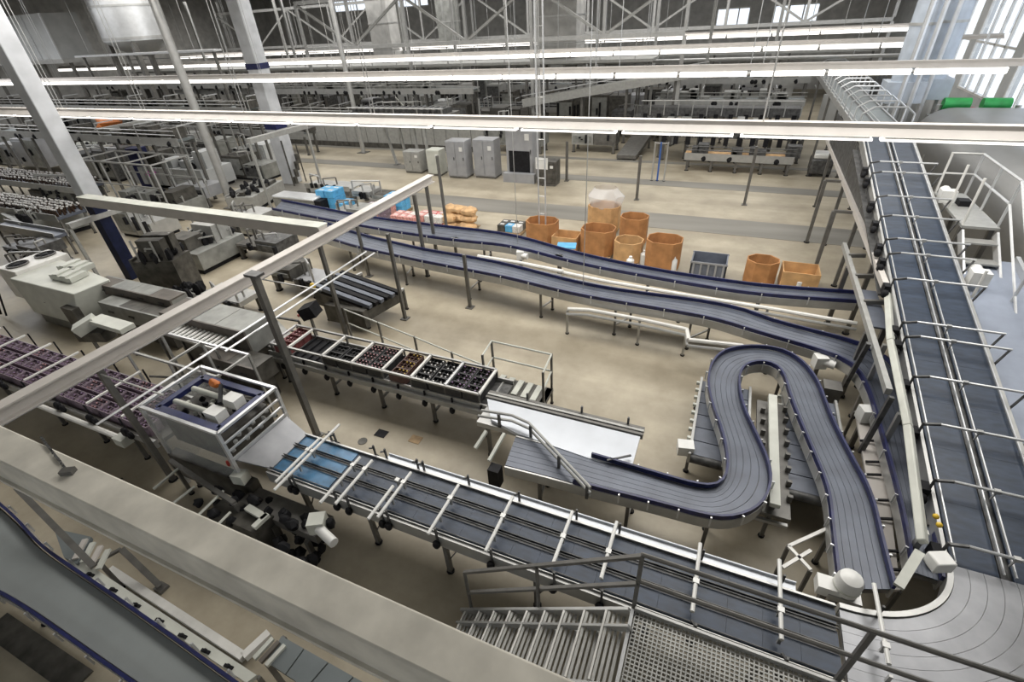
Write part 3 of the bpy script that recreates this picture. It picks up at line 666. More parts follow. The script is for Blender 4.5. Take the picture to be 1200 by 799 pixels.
# second steel channel on the left of the incline, plus struts
ch2 = thing('support_channel', 'long grey steel channel on slanting struts under the incline conveyor', 'beam', (3.7, 14, 0))
G().bar((3.72, 12.2, 2.42), (3.84, 27, 2.46), .12, .16).build('channel', 'tray_grey', ch2)
G().bar((3.45, 15.8, 1.9), (3.40, 8.8, 1.9), .10, .14).build('channel', 'galvanised', ch2)
for y in (14.9, 13.6, 12.2): G().bar((3.45, y, 1.95), (3.84, y, 2.0), .08, .1).build('cross_member', 'steel_dark', ch2)
G().box(3.46, 11.2, 1.84, 3.84, 13.0, 1.88).build('deck_plate', 'plastic_grey', ch2)
for (x, y, zt, xe) in ((3.25, 20.59, 2.38, 3.78), (3.21, 17.32, 2.36, 3.74), (3.42, 14.4, 1.82, 3.46), (3.4, 11.0, 1.82, 3.44)):
    leg(ch2, x, y, zt, .11)
    G().bar((x, y, zt), (xe, y, zt), .08).build('arm', 'steel_dark', ch2)
for a, b in (((1018, 402), (990, 452)), ((1045, 465), (1008, 530))): G().bar(at(*a, 2.0), at(*b, .7), .08).build('strut', 'gunmetal', ch2)
g = G(); g.box(2.75, 9.95, .5, 3.1, 10.3, .9); g.build('foot_box', 'steel_dark', ch2)
# floor rail bed between S conveyor and blue side run
fb = thing('drip_tray', 'beige floor tray with dark cable clips left of the incline conveyor', 'tray', (2.95, 6.5, 0))
A = [at(1003, 480, .8), at(1022, 480, .8), at(1040, 560, .8), at(1056, 690, .8), at(1040, 690, .8), at(1016, 560, .8)]
G().prism([(p.x, p.y) for p in A], .72, .78).build('tray', 'tray_grey', fb)
for p in (A[0], A[2], A[3]): leg(fb, p.x, p.y, .74, .05)
g = G()
for x, y in ((1017, 520), (1024, 545), (1022, 560), (1032, 590), (1036, 612), (1045, 650), (1050, 672)):
    p = at(x, y, .78); g.bar((p.x - .14, p.y, .82), (p.x + .12, p.y + .05, .86), .035)
g.build('cable_clips', 'black', fb)
# ------------------------------------------------------------------ crates and bottles
def crate_proto(m, capm, nx=4, ny=3, sx=.40, sy=.30, h=.26):
    r = thing('bottle_crate', '.', 'crate', (0, 0, 0)); t = .018
    g = G(); g.box(-sx / 2, -sy / 2, 0, sx / 2, sy / 2, .02)
    for s in (-1, 1):
        g.box(-sx / 2, s * (sy / 2 - t / 2) - t / 2, .02, sx / 2, s * (sy / 2 - t / 2) + t / 2, h)
        g.box(s * (sx / 2 - t / 2) - t / 2, -sy / 2, .02, s * (sx / 2 - t / 2) + t / 2, sy / 2, h)
    g.build('shell', m, r); g = G()
    for i in range(1, nx): x = -sx / 2 + sx * i / nx; g.box(x - .005, -sy / 2 + t, .02, x + .005, sy / 2 - t, h - .04)
    for j in range(1, ny): y = -sy / 2 + sy * j / ny; g.box(-sx / 2 + t, y - .005, .02, sx / 2 - t, y + .005, h - .04)
    g.build('dividers', m, r)
    if capm:
        g = G(); c = G()
        for i in range(nx):
            for j in range(ny):
                if random.random() < .4: continue
                x = -sx / 2 + sx * (i + .5) / nx; y = -sy / 2 + sy * (j + .5) / ny
                g.cyl((x, y, .02), (x, y, .16), .032, 6); g.cyl((x, y, .16), (x, y, .23), .03, 6, .014); c.cyl((x, y, .23), (x, y, .26), .017, 6)
        b = g.build('bottles', 'bottle_brown', r, None, 'stuff'); c.build('caps', capm, b, None, 'stuff')
    return r
first = {}
def crate(key, x, y, z, label, group, rz=0.0):
    if key not in first:
        r = crate_proto(*key); r.location = (x, y, z); r.rotation_euler = (0, 0, rz); r['label'] = label; r['group'] = group; first[key] = r; return r
    return dup(first[key], (x, y, z), label, rz, group)

# crate line with seven frames, middle left
ct = thing('crate_conveyor', 'crate conveyor under seven white framed tray fields in the centre left', 'conveyor', (-7.2, 7.3, 0))
TZ = 1.12
xs = [-10.15, -9.55, -8.45, -7.55, -6.65, -5.85, -4.95, -4.1]
G().box(-10.3, 6.85, TZ - .28, -3.7, 7.8, TZ - .2).build('bed', 'gunmetal', ct)
for y in (6.83, 7.8): G().box(-10.3, y - .02, TZ - .3, -3.7, y + .02, TZ - .1).build('side_frame', 'steel', ct)
for k in range(26): x = -10.2 + .25 * k; G().cyl((x, 6.86, TZ - .2), (x, 7.78, TZ - .2), .03, 6).build('roller', 'steel', ct)
g = G(); g.box(-10.3, 6.72, TZ - .36, -3.7, 6.8, TZ - .22); g.build('drip_channel', 'galvanised', ct)
for i, x in enumerate(xs):
    G().bar((x, 6.86, TZ + .13), (x, 7.78, TZ + .13), .055, .05).build('cross_bar', 'white_paint' if i not in (0, 6) else 'steel_bright', ct)
for y in (6.86, 7.78): G().bar((xs[0], y, TZ + .13), (xs[-1], y, TZ + .13), .05, .05).build('top_rail', 'steel', ct)
g = G()
for i, x in enumerate(xs):
    for y in (6.86, 7.78): g.box(x - .02, y - .02, TZ - .12, x + .02, y + .02, TZ + .12)
g.build('rail_supports', 'steel_dark', ct)
for k in range(9):
    x = -9.8 + .72 * k; g = G(); g.bar((x, 6.78, TZ - .4), (x, 6.78, TZ - .1), .035); g.blob((x, 6.73, TZ - .42), .07, .07, .1); g.build('clamp_knob', 'black', ct)
for x in (-10.0, -8.4, -6.9, -5.4, -4.0):
    for y in (6.9, 7.75): leg(ct, x, y, TZ - .28, .07)
    G().bar((x, 6.9, .3), (x, 7.75, .3), .05).build('tie', 'steel_dark', ct)
fields = [(0, ('crate_red', 'cap_pink'), 'red'), (2, ('crate_black', None), 'empty black'), (3, ('crate_black', 'cap_pink'), 'black pink capped'), (4, ('crate_brown', 'cap_gold'), 'brown gold capped'), (5, ('crate_black', 'cap_white'), 'black white capped'), (6, ('crate_black', 'cap_violet'), 'black violet capped')]
for i, key, nm in fields:
    a, b = xs[i], xs[i + 1]; n = max(1, int((b - a) / .41))
    for ix in range(n):
        for iy in range(3):
            if nm == 'empty black' and iy == 2: continue
            crate(key, a + (b - a) * (ix + .5) / n, 6.99 + .305 * iy, TZ - .17, '%s crate, %s from the left, %s row of its tray field' % (nm, ORD[ix], ('front', 'middle', 'back')[iy]), nm + ' crates in the tray fields')
# loose dark lid plate in field two
lp = thing('slip_sheet', 'black empty tray lying in the second tray field', 'tray', (-9, 7.3, TZ - .15))
g = G(); g.box(-9.5, 6.92, TZ - .17, -8.5, 7.72, TZ - .14)
for k in range(5): g.box(-9.5 + .24 * k, 6.92, TZ - .14, -9.47 + .24 * k, 7.72, TZ - .09)
g.build('tray_body', 'black', lp)

# guard rail and small stepped stand behind the trays
gr = thing('guard_rail', 'thin steel guard railing behind the crate trays', 'railing', (-7, 8.5, 0))
P0 = [(-9.75, 9.2), (-8.3, 8.9), (-6.9, 8.6), (-5.6, 8.3), (-4.4, 8.05)]
for x, y in P0: leg(gr, x, y, 1.05, .045)
for z in (.55, 1.03): G().tube([(x, y, z) for x, y in P0], .022, 6).build('rail', 'cream', gr)
st = thing('step_stand', 'small railed steel step stand at the right end of the tray fields', 'stairs', (-3.6, 8.1, 0))
for x, y in ((-4.55, 8.5), (-3.0, 8.45), (-2.95, 7.75), (-4.5, 7.9)): leg(st, x, y, 1.5, .045)
for a, b in (((-4.55, 8.5), (-3.0, 8.45)), ((-3.0, 8.45), (-2.95, 7.75)), ((-4.5, 7.9), (-4.55, 8.5))):
    for z in (1.0, 1.48): G().cyl((*a, z), (*b, z), .024, 6).build('rail', 'cream', st)
for k in range(6): x = -4.3 + .24 * k; G().box(x, 7.85, .55 - .02 * k, x + .14, 8.4, .6 - .02 * k).build('tread', 'cream', st)
G().box(-4.5, 7.82, .42, -2.95, 8.42, .5).build('platform', 'machine_dark', st)

# ------------------------------------------------------------------ left crate line (purple crates)
lc = thing('crate_conveyor', 'crate conveyor with rows of purple crates running in from the left edge', 'conveyor', (-15, 4, 0))
LZ = 1.0
G().box(-21, 3.5, LZ - .14, -10.0, 4.72, LZ - .05).build('bed', 'steel_dark', lc)
for y in (3.47, 4.75): G().box(-21, y - .03, LZ - .16, -10.0, y + .03, LZ + .03).build('side_frame', 'steel', lc)
G().cyl((-14.8, 3.3, LZ - .05), (-11.0, 3.3, LZ - .05), .06, 8).build('handrail_pipe', 'white_paint', lc); G().box(-11.05, 3.2, LZ - .2, -10.75, 3.42, LZ).build('pipe_box', 'cream', lc)
for x in (-20, -18.2, -16.4, -14.3, -12.6, -11.1):
    for y in (3.55, 4.66): leg(lc, x, y, LZ - .14, .07)
for k in range(9):
    x = -20.6 + 1.22 * k; G().bar((x, 3.5, LZ + .42), (x, 4.72, LZ + .42), .05, .035).build('cross_bar', 'white_paint', lc)
    g = G(); g.bar((x, 3.44, LZ - .1), (x, 3.44, LZ + .43), .03); g.bar((x, 4.78, LZ - .1), (x, 4.78, LZ + .43), .03); g.blob((x + .06, 3.38, LZ + .1), .1, .07, .12); g.blob((x + .2, 3.38, LZ + .05), .08, .06, .1); g.build('bracket', 'black', lc)
for k in range(25):
    for j in range(3):
        if k == 24 and j == 2: continue
        crate(('crate_purple', 'cap_violet' if (k * 3 + j) % 5 else 'cap_pink'), -20.7 + .425 * k, 3.72 + .39 * j, LZ - .05, 'purple bottle crate, %s from the right in the %s row of the left crate conveyor' % (ORD[24 - k], ('front', 'middle', 'back')[j]), 'purple crates on the left crate conveyor', math.pi / 2 * 0)

# ------------------------------------------------------------------ packing head machine
pm = thing('crate_packer', 'open steel crate packing machine with blue inner frame, lower left of centre', 'machine', (-8.45, 4.1, 0))
mx0, mx1, my0, my1, mz = -9.5, -7.4, 3.4, 4.72, 2.2
for x in (mx0, mx1):
    for y in (my0, my1): G().box(x - .03, y - .03, .03, x + .03, y + .03, mz).build('upright', 'steel_bright', pm)
for a, b in (((mx0, my0), (mx1, my0)), ((mx1, my0), (mx1, my1)), ((mx1, my1), (mx0, my1)), ((mx0, my1), (mx0, my0))):
    G().bar((*a, mz), (*b, mz), .06, .05).build('top_rail', 'steel_bright', pm)
i0, i1, j0, j1, bz_ = mx0 + .22, mx1 - .2, my0 + .16, my1 - .16, mz - .12
for a, b in (((i0, j0), (i1, j0)), ((i1, j0), (i1, j1)), ((i1, j1), (i0, j1)), ((i0, j1), (i0, j0))):
    G().bar((*a, bz_), (*b, bz_), .13, .1).build('blue_beam', 'blue_frame', pm)
for y in (4.22, 3.82):
    G().cyl((i0 + .15, y, bz_ + .02), (i1 - .5, y, bz_ + .02), .055, 10).build('cylinder', 'cream', pm); G().box(i1 - .55, y - .12, bz_ - .06, i1 - .22, y + .12, bz_ + .14).build('cylinder_head', 'white_plastic', pm)
G().bar((i0 + .75, 4.42, bz_ + .12), (i1 - .35, 3.95, bz_ + .2), .06).build('lever', 'black', pm)
g = G(); g.blob((i0 + .55, 4.42, bz_ + .1), .14, .08, .1, 8, 5, .15); g.build('hose_bundle', 'orange', pm, 'orange hose bundle')
g = G()
for k in range(16): g.blob((random.uniform(i0 + .15, i1 - .2), random.uniform(j0 + .12, j1 - .12), bz_ - .15 + random.uniform(-.1, .05)), .07, .06, .06, 6, 4, .2)
g.build('valve_cluster', 'black', pm); g = G()
for k in range(12): c = (random.uniform(i0 + .15, i1 - .3), random.uniform(j0 + .12, j1 - .2), bz_ - .1); g.box(c[0], c[1], c[2], c[0] + .07, c[1] + .05, c[2] + .06)
g.build('fittings', 'cream', pm)
G().box(i0, j0, 1.25, i1, j1, 1.85).build('gripper_head', 'machine_dark', pm)
for x in (mx1 + .02,):
    for z in (1.95, 1.75, 1.55): G().bar((x, my0, z), (x, my1, z), .035).build('guard_bar', 'steel_bright', pm)
g = G()
for k in range(10): y = my0 + .15 + .11 * k; g.blob((mx1 - .1, y, 1.62 + .1 * (k % 3)), .05, .05, .06, 6, 4, .2)
g.build('couplings', 'steel', pm)
G().box(mx0 + .05, my0 - .02, .5, mx1 - .05, my0, mz - .05).build('guard_panel', 'clear_panel', pm)
G().box(mx0 - .02, my0, .5, mx0, my1, mz - .05).build('guard_panel', 'clear_panel', pm)
G().add([(mx1, my0 + .05, 1.5), (mx1, my1 - .02, 1.5), (X0 + .05, my1 - .1, 1.23), (X0 + .05, my0 + .28, 1.23), (mx1, my0 + .05, 1.47), (mx1, my1 - .02, 1.47), (X0 + .05, my1 - .1, 1.2), (X0 + .05, my0 + .28, 1.2)],
        [(0, 3, 2, 1), (4, 5, 6, 7), (0, 1, 5, 4), (1, 2, 6, 5), (2, 3, 7, 6), (3, 0, 4, 7)]).build('chute', 'chain_steel', pm)
G().bar((mx1, my0, 1.52), (mx1, my1, 1.52), .05).build('chute_bar', 'steel_bright', pm)
G().box(mx0, my0 - .05, .3, mx1 + .2, my0 + .15, .95).build('base_panel', 'machine_dark', pm); G().box(mx0, my1 - .15, .3, mx1, my1, .9).build('base_panel', 'machine_dark', pm)
G().cbox((mx1 + .02, my0 - .02, 1.0), .24, .2, .22, .2).build('gear_box', 'cream', pm); g = G(); g.blob((mx1 - .1, my0 - .04, 1.45), .03, .03, .08); g.build('emergency_handle', 'red', pm, 'dark red handles')
for x in (mx0 + .3, mx1 - .3): leg(pm, x, my0 + .05, .3, .08); leg(pm, x, my1 - .07, .3, .08)

# drives and stands in front of the packer
k = 0
dm = thing('drive_group', 'dark drive group with white gear motor in front of the slate conveyor infeed', 'machine', (-6.2, 3.3, 0))
G().box(-7.3, 3.05, .55, -5.4, 3.5, .75).build('carrier', 'steel_dark', dm)
p = at(372, 612, 1.0); G().cbox((p.x, p.y, .85), .28, .26, .26, .5).build('gear_box', 'cream', dm); G().cyl((p.x + .1, p.y - .08, .98), (p.x + .52, p.y - .2, .98), .085, 10).build('motor_can', 'white_plastic', dm)
g = G()
for i in range(64): g.blob((random.uniform(-7.9, -5.2), random.uniform(2.6, 3.45), random.uniform(.25, .95)), random.uniform(.05, .14), .09, .1, 7, 5, .2)
g.build('valve_block', 'black', dm); G().box(-7.6, 2.7, .2, -6.4, 3.1, .8).build('control_box', 'machine_dark', dm)
g = G(); p = at(300, 600, .9); g.cbox((p.x, p.y, .85), .5, .12, .07, -.1); g.cbox((p.x + .22, p.y - .1, .85), .1, .3, .07, -.1); g.build('bracket', 'cream', dm)
for x in (-7.4, -6.4, -5.6): leg(dm, x, 3.0, .6, .08)
gp = thing('rod_rack', 'row of slim pale rods sticking out in front of the crate packer', 'rack', (-9, 2.7, 0))
for (a, b) in (((210, 548), (180, 573)), ((262, 575), (233, 603)), ((228, 570), (200, 592)), ((270, 600), (252, 618))): G().cyl(at(*a, 1.0), at(*b, 1.0), .025, 6).build('rod', 'cream', gp)
a = at(200, 540, 1.0); b = at(275, 590, 1.0); G().bar(a, b, .08).build('carrier', 'steel_dark', gp); leg(gp, a.x, a.y, 1.0, .06); leg(gp, b.x, b.y, 1.0, .06)
a = at(170, 505, 1.1); b = at(245, 610, .5)
# cage tunnel behind the packer
tn = thing('tunnel_frame', 'open pale tube tunnel frame behind the crate packer', 'frame', (-9.5, 6, 0))
F0 = [at(186, 388, 1.9), at(288, 418, 1.9)]
y1_ = F0[0].y; x0_, x1_ = F0[0].x, F0[1].x
for x in (x0_, (x0_ + x1_) / 2, x1_):
    for y in (y1_, y1_ - .85): leg(tn, x, y, 1.9, .05, 'galvanised')
    G().bar((x, y1_, 1.9), (x, y1_ - .85, 1.9), .045).build('top_bar', 'galvanised', tn)
for y in (y1_, y1_ - .85): G().bar((x0_, y, 1.9), (x1_, y, 1.9), .05).build('top_bar', 'steel_bright' if y == y1_ else 'galvanised', tn)
for k in range(4): x = x0_ + (x1_ - x0_) * (k + .5) / 4; G().bar((x, y1_, .5), (x, y1_ - .85, 1.2), .05).build('stay', 'steel_dark', tn)
G().box(x0_, y1_ - .8, .45, x1_, y1_ - .1, .6).build('deck', 'machine_dark', tn)
# grey white roller strip on top with blue end
rs = thing('roller_strip', 'narrow white roller strip with a blue end behind the tunnel frame', 'conveyor', tuple(at(230, 395, 1.5)))
a, b = at(190, 380, 1.5), at(262, 402, 1.5)
for k in range(16): p = a.lerp(b, k / 15); G().cyl((p.x, p.y - .22, 1.5), (p.x, p.y + .22, 1.5), .035, 6).build('roller', 'white_plastic' if k > 2 else 'blue_guide', rs)
for s in (-.25, .25): G().bar((a.x, a.y + s, 1.46), (b.x, b.y + s, 1.46), .04, .08).build('side_frame', 'steel', rs)
for p in (a, b): leg(rs, p.x, p.y - .25, 1.42, .05); leg(rs, p.x, p.y + .25, 1.42, .05)

# ------------------------------------------------------------------ fan cooled cream machine on the left
fm = thing('cream_machine', 'boxy cream machine with two round fans on its top at the left edge', 'machine', (-19.8, 7.2, 0))
fz = 1.6
G().add([(-21.4, 6.53, fz), (-17.8, 6.53, fz), (-17.8, 7.6, fz), (-21.4, 8.1, fz), (-20.9, 6.4, .45), (-18.3, 6.4, .45), (-17.8, 7.6, .45), (-21.4, 8.1, .45)],
        [(0, 1, 2, 3), (7, 6, 5, 4), (4, 5, 1, 0), (5, 6, 2, 1), (6, 7, 3, 2), (7, 4, 0, 3)]).build('housing', 'cream', fm, bevel=.03)
G().box(-20.8, 6.5, .05, -18.2, 7.7, .45).build('plinth', 'machine_grey', fm)
fh = G().box(-22.6, 6.75, .6, -21.4, 8.4, fz + .12).build('fan_housing', 'white_paint', fm, bevel=.03)
for y in (7.15, 8.0):
    G().cyl((-22.0, y, fz + .12), (-22.0, y, fz + .14), .29, 20).build('fan_well', 'black', fh); g = G(); g.lathe((-22.0, y, fz + .14), [(.29, 0), (.32, 0), (.32, .04), (.29, .04)], 20, False); g.build('fan_ring', 'steel_dark', fh)
    g = G(); g.cyl((-22, y, fz + .14), (-22, y, fz + .18), .1, 10)
    for k in range(5): t = k * 1.2566; g.bar((-22 + .1 * math.cos(t), y + .1 * math.sin(t), fz + .16), (-22 + .27 * math.cos(t), y + .27 * math.sin(t), fz + .16), .055, .015)
    g.build('fan_blades', 'black', fh)
for x in (-22.4, -21.6): leg(fm, x, 7.0, .6, .08); leg(fm, x, 8.2, .6, .08)
for (x, y, a_) in ((-19.3, 7.25, .2), (-19.8, 7.75, .1)):
    g = G()
    for k in range(5): g.cbox((x + .22 * k - .4, y, fz + .02), .2, .6, .16 + .05 * (k % 2), a_)
    g.build('exhaust_cowl', 'cream', fm)
G().box(-19.9, 6.46, .9, -19.8, 6.5, 1.0).build('knob', 'gunmetal', fm); G().box(-18.5, 6.28, .5, -17.9, 6.5, 1.15).build('side_hatch', 'machine_dark', fm)
for k in range(2): G().tube([(-22.9 - .35 * k, 6.6, 1.2), (-22.6 - .35 * k, 6.2, .1)], .03, 6).build('hose', 'black', fm)
# arm cover
ac = thing('arm_cover', 'cream bent arm cover in front of the cream machine', 'machine', (-16.4, 5.9, 0))
A = at(88, 380, 1.15); g = G(); g.bar(at(90, 388, 1.1), at(112, 374, 1.3), .4, .3); g.bar(at(112, 374, 1.3), at(150, 385, 1.3), .4, .14); g.build('cover', 'cream', ac)
G().bar(at(96, 392, .8), at(128, 392, .95), .35, .3).build('drive', 'machine_dark', ac)
for p in (at(100, 385, .9), at(145, 386, .9)): leg(ac, p.x, p.y, 1.0, .08)

# long dark packer housings behind the beam
def hood(p_tl, p_tr, z, dep, h, label, top='machine_grey', side='hood_brown', xtra=True):
    a, b = at(*p_tl, z), at(*p_tr, z); r = thing('machine_housing', label, 'machine', ((a.x + b.x) / 2, a.y, 0))
    y = (a.y + b.y) / 2; x0, x1 = a.x, b.x
    G().box(x0, y - dep, z - h, x1, y - dep + .05, z).build('front_panel', side, r); G().box(x0, y - .05, z - h, x1, y, z).build('rear_panel', top, r)
    n = max(2, int((x1 - x0) / .9))
    for k in range(n): u = x0 + (x1 - x0) * k / n; G().box(u + .01, y - dep + .05, z - .05, u + (x1 - x0) / n - .01, y - .05, z).build('lid', top if k % 3 else side, r)
    for x in (x0, x1 - .05): G().box(x, y - dep + .05, z - h, x + .05, y - .05, z - .05).build('end_panel', top, r)
    for k in range(n): u = x0 + (x1 - x0) * (k + .5) / n; G().box(u - .12, y - dep - .03, z - h * .55, u + .12, y - dep, z - h * .45).build('handle', 'gunmetal', r)
    if xtra: G().box(x0 + .1, y - dep + .1, .05, x1 - .1, y - .1, z - h).build('plinth', 'machine_dark', r)
    return r
hood((128, 322), (216, 343), 1.5, .55, .35, 'grey lidded machine tunnel right of the cream machine', 'machine_grey', 'hood_brown')
hood((133, 345), (205, 362), 1.25, .5, .55, 'lower grey panelled tunnel in front of the lidded one', 'machine_dark', 'machine_grey')
hood((225, 345), (312, 372), 1.75, .9, .7, 'dark lidded packer housing just right of the long beam', 'machine_grey', 'hood_brown')
hood((258, 400), (318, 418), 1.2, .6, .5, 'low dark open housing in front of the packer housing', 'machine_dark', 'hood_brown')
wt = thing('pale_table', 'pale steel worktable behind the tray fields near the tall post', 'table', tuple(at(310, 385, .9)))
A = [at(300, 368, 1.0), at(322, 372, 1.0), at(345, 395, 1.0), at(320, 408, 1.0), at(290, 396, 1.0)]
G().prism([(p.x, p.y) for p in A], .94, 1.0).build('table_top', 'galvanised', wt)
for p in A[:1] + A[2:4]: leg(wt, p.x, p.y, .94, .06)
bx_ = thing('operator_console', 'black operator panel on a slim stand beside the tall post', 'panel', tuple(at(365, 395, 0)))
p = at(362, 366, 1.5); G().bar((p.x - .2, p.y, 1.45), (p.x + .2, p.y + .1, 1.6), .4, .34).build('panel_box', 'black', bx_); leg(bx_, p.x, p.y, 1.4, .06)
g = G(); g.box(p.x - .26, p.y - .19, 1.42, p.x - .2, p.y - .15, 1.48); g.build('emergency_stop', 'red', bx_)
hr = thing('hand_rail', 'dark tube handrail left of the operator panel', 'railing', tuple(at(320, 370, 0)))
w = [at(300, 368, 1.1), at(350, 376, 1.1)]
G().bar(w[0], w[1], .05).build('rail', 'gunmetal', hr); G().bar(w[0] - Vector((0, 0, .4)), w[1] - Vector((0, 0, .4)), .04).build('rail', 'gunmetal', hr)
for p in w: leg(hr, p.x, p.y, 1.1, .05)

OCC = []
def machine(px0, px1, z, dep, label, body='machine_grey', seed=1, tall=.5, sub='galvanised', plinth=True):
    """machine whose front top edge runs between two photo points at height z and is dep deep"""
    rnd = random.Random(seed); a, b = at(*px0, z), at(*px1, z); r = thing('packing_machine', label, 'machine', ((a.x + b.x) / 2, (a.y + b.y) / 2, 0))
    OCC.append((min(a.x, b.x) - .3, max(a.x, b.x) + .3, min(a.y, b.y, a.y + dep) - .2, max(a.y, b.y, b.y + dep) + .2)); d = b - a; L = d.length; d.normalize(); nrm = Vector((-d.y, d.x, 0))
    pt = lambda u, v: a + d * (u * L) + nrm * (v * dep)
    quad = lambda u0, u1, v0, v1: [tuple(pt(u, v)[:2]) for u, v in ((u0, v0), (u1, v0), (u1, v1), (u0, v1))]
    n = max(2, int(L / 1.1))
    for k in range(n): G().prism(quad(k / n + .01, (k + 1) / n - .01, 0, .06), .25, z).build('front_panel', body, r)
    G().prism(quad(0, 1, .07, 1), .2, z - .08).build('body', body, r)
    if plinth: G().prism(quad(.02, .98, .1, .95), 0, .2).build('plinth', 'black', r)
    for k in range(n):
        hgt = tall * rnd.uniform(.3, 1.0); G().prism(quad((k + .12) / n, (k + .8) / n, rnd.uniform(.15, .4), rnd.uniform(.6, .95)), z - .08, z + hgt).build('top_unit', rnd.choice([body, sub, 'machine_dark']), r)
    g = G()
    for k in range(14):
        p = pt(rnd.random(), rnd.uniform(.1, .9)); g.blob((p.x, p.y, z + .05), .16, .13, .14 + .2 * rnd.random(), 6, 4, .25)
    g.build('fittings', 'black', r); g = G()
    for k in range(10): p = pt(rnd.random(), rnd.uniform(.1, .9)); h = rnd.uniform(.3, .8) * tall; g.cyl((p.x, p.y, z - .08), (p.x, p.y, z + h), .04, 5); q_ = pt(rnd.random(), .5); g.bar((p.x, p.y, z + h * .6), (q_.x, q_.y, z + h * .6), .05)
    g.build('pipework', sub, r)
    return r
machine((184, 290), (240, 266), .95, -2.2, 'steel machine with dark top units behind the cream machine', 'machine_grey', 3, .9)
machine((200, 345), (225, 333), .5, -1.0, 'low pale base block on the floor behind the long beam', 'galvanised', 4, .15)
machine((150, 305), (172, 292), 1.6, -1.6, 'tall dark machine column stack beside the steel machine', 'machine_dark', 5, .9)
machine((88, 175), (135, 168), 1.4, 2.0, 'pale topped machine right of the left column in the distance', 'white_paint', 6, .3, 'cream')
machine((150, 195), (235, 200), 1.3, 2.2, 'grey machine with white side panels in front of the wooden partition', 'wall_white', 7, .9)
machine((262, 230), (300, 210), .9, -1.6, 'low steel table machine left of the banded column', 'galvanised', 8, .25)
machine((0, 250), (22, 262), 1.1, 2.6, 'dark rounded machine at the left edge beside the bottle lines', 'machine_grey', 9, .6)
machine((130, 235), (205, 240), .9, 1.8, 'grey infeed machine with magenta marker behind the cross beam', 'machine_grey', 10, .5)
p = at(177, 203, 1.0); mg = thing('marker_sheet', 'magenta plastic sheet draped on the grey infeed machine', 'sheet', tuple(p)); g = G(); g.blob((p.x, p.y, 1.0), .4, .3, .16, 8, 5, .2); g.build('sheet', 'magenta', mg); leg(mg, p.x, p.y, .9, .3, 'machine_grey')
p = at(165, 188, 1.6); mg = thing('blue_cover', 'dark blue cover standing behind the grey infeed machine', 'cover', (p.x, p.y, 0)); G().cbox((p.x, p.y, 0), .9, .7, 2.4, .3).build('cover', 'blue_guide', mg, bevel=.05)
p = at(128, 142, 3.0); mg = thing('orange_cover', 'orange tarpaulin bundle high behind the pale left column', 'cover', tuple(p)); g = G(); g.blob((p.x, p.y, p.z), 1.1, .8, .5, 9, 6, .25); g.build('tarpaulin', 'orange', mg); leg(mg, p.x, p.y, p.z - .3, .15)

# ------------------------------------------------------------------ bottle lines at the far left
def bottle_line(pa, pb, z, wid, label, nb, group, rows=4):
    a, b = at(*pa, z), at(*pb, z); r = thing('bottle_conveyor', label, 'conveyor', ((a.x + b.x) / 2, a.y, 0))
    y = (a.y + b.y) / 2; G().box(a.x, y - wid / 2, z - .12, b.x, y + wid / 2, z).build('belt', 'chain_grey', r)
    for s in (-1, 1): G().box(a.x, y + s * wid / 2 - .02, z - .2, b.x, y + s * wid / 2 + .02, z + .14).build('side_frame', 'steel', r)
    n = int((b.x - a.x) / 2.5) + 1
    for k in range(n + 1):
        x = a.x + .1 + (b.x - a.x - .2) * k / n
        for s in (-1, 1): leg(r, x, y + s * wid * .42, z - .12, .08)
    return a.x, b.x, y
proto_b = {}
def bottle(x, y, z, key, label, group):
    if key not in proto_b:
        r = thing('bottle', label, 'bottle', (0, 0, 0), group); r.location = (0, 0, 0)
        G().lathe((0, 0, 0), [(.042, 0), (.045, .02), (.045, .17), (.016, .25), (.015, .3)], 7).build('bottle_glass', key[0], r); G().lathe((0, 0, .3), [(.05, -.01), (.05, .05)], 7).build('cap', key[1], r); proto_b[key] = r; r.location = (x, y, z); return r
    return dup(proto_b[key], (x, y, z), label, 0, group)
spec = [((-40, 200), (98, 220), 1.3, 1.5, 'upper bottle conveyor at the far left with standing bottles', 'bottle standing on the upper bottle conveyor at the far left', ('bottle_brown', 'cap_white')),
        ((-40, 232), (84, 250), 1.2, 1.3, 'lower bottle conveyor at the far left with standing bottles', 'bottle standing on the lower bottle conveyor at the far left', ('bottle_brown', 'cap_white'))]
for pa, pb, z, w_, lab, bl, key in spec:
    xa, xb, y = bottle_line(pa, pb, z, w_, lab, 0, '')
    nn = 29; Ln = 6.0
    for k in range(nn):
        for j in range(5):
            bottle(xb - Ln + Ln * (k + .5) / nn + random.uniform(-.06, .06), y - w_ * .4 + w_ * .2 * j + random.uniform(-.05, .05), z, key, bl.replace('bottle standing on', '%s bottle from the right, %s row,' % (ORD[nn - 1 - k], ('front', 'second', 'middle', 'fourth', 'back')[j])), bl.replace('bottle standing', 'bottles standing'))
    g = G(); c = G()
    for k in range(int((xb - Ln - xa) / .22)):
        for j in range(5):
            x, yy = xa + .1 + .22 * k + random.uniform(-.06, .06), y - w_ * .4 + w_ * .2 * j + random.uniform(-.05, .05)
            g.cyl((x, yy, z), (x, yy, z + .28), .042, 6); c.cyl((x, yy, z + .28), (x, yy, z + .35), .05, 6)
    o = g.build('bottle_crowd', key[0], None, bl.replace('bottle standing', 'farther bottles crowded'), 'stuff'); o['category'] = 'bottles'; c.build('caps', 'cap_white', o, None, 'stuff')
bottle_line((0, 262), (70, 275), 1.0, .5, 'empty narrow conveyor below the bottle lines at the far left', 0, '')
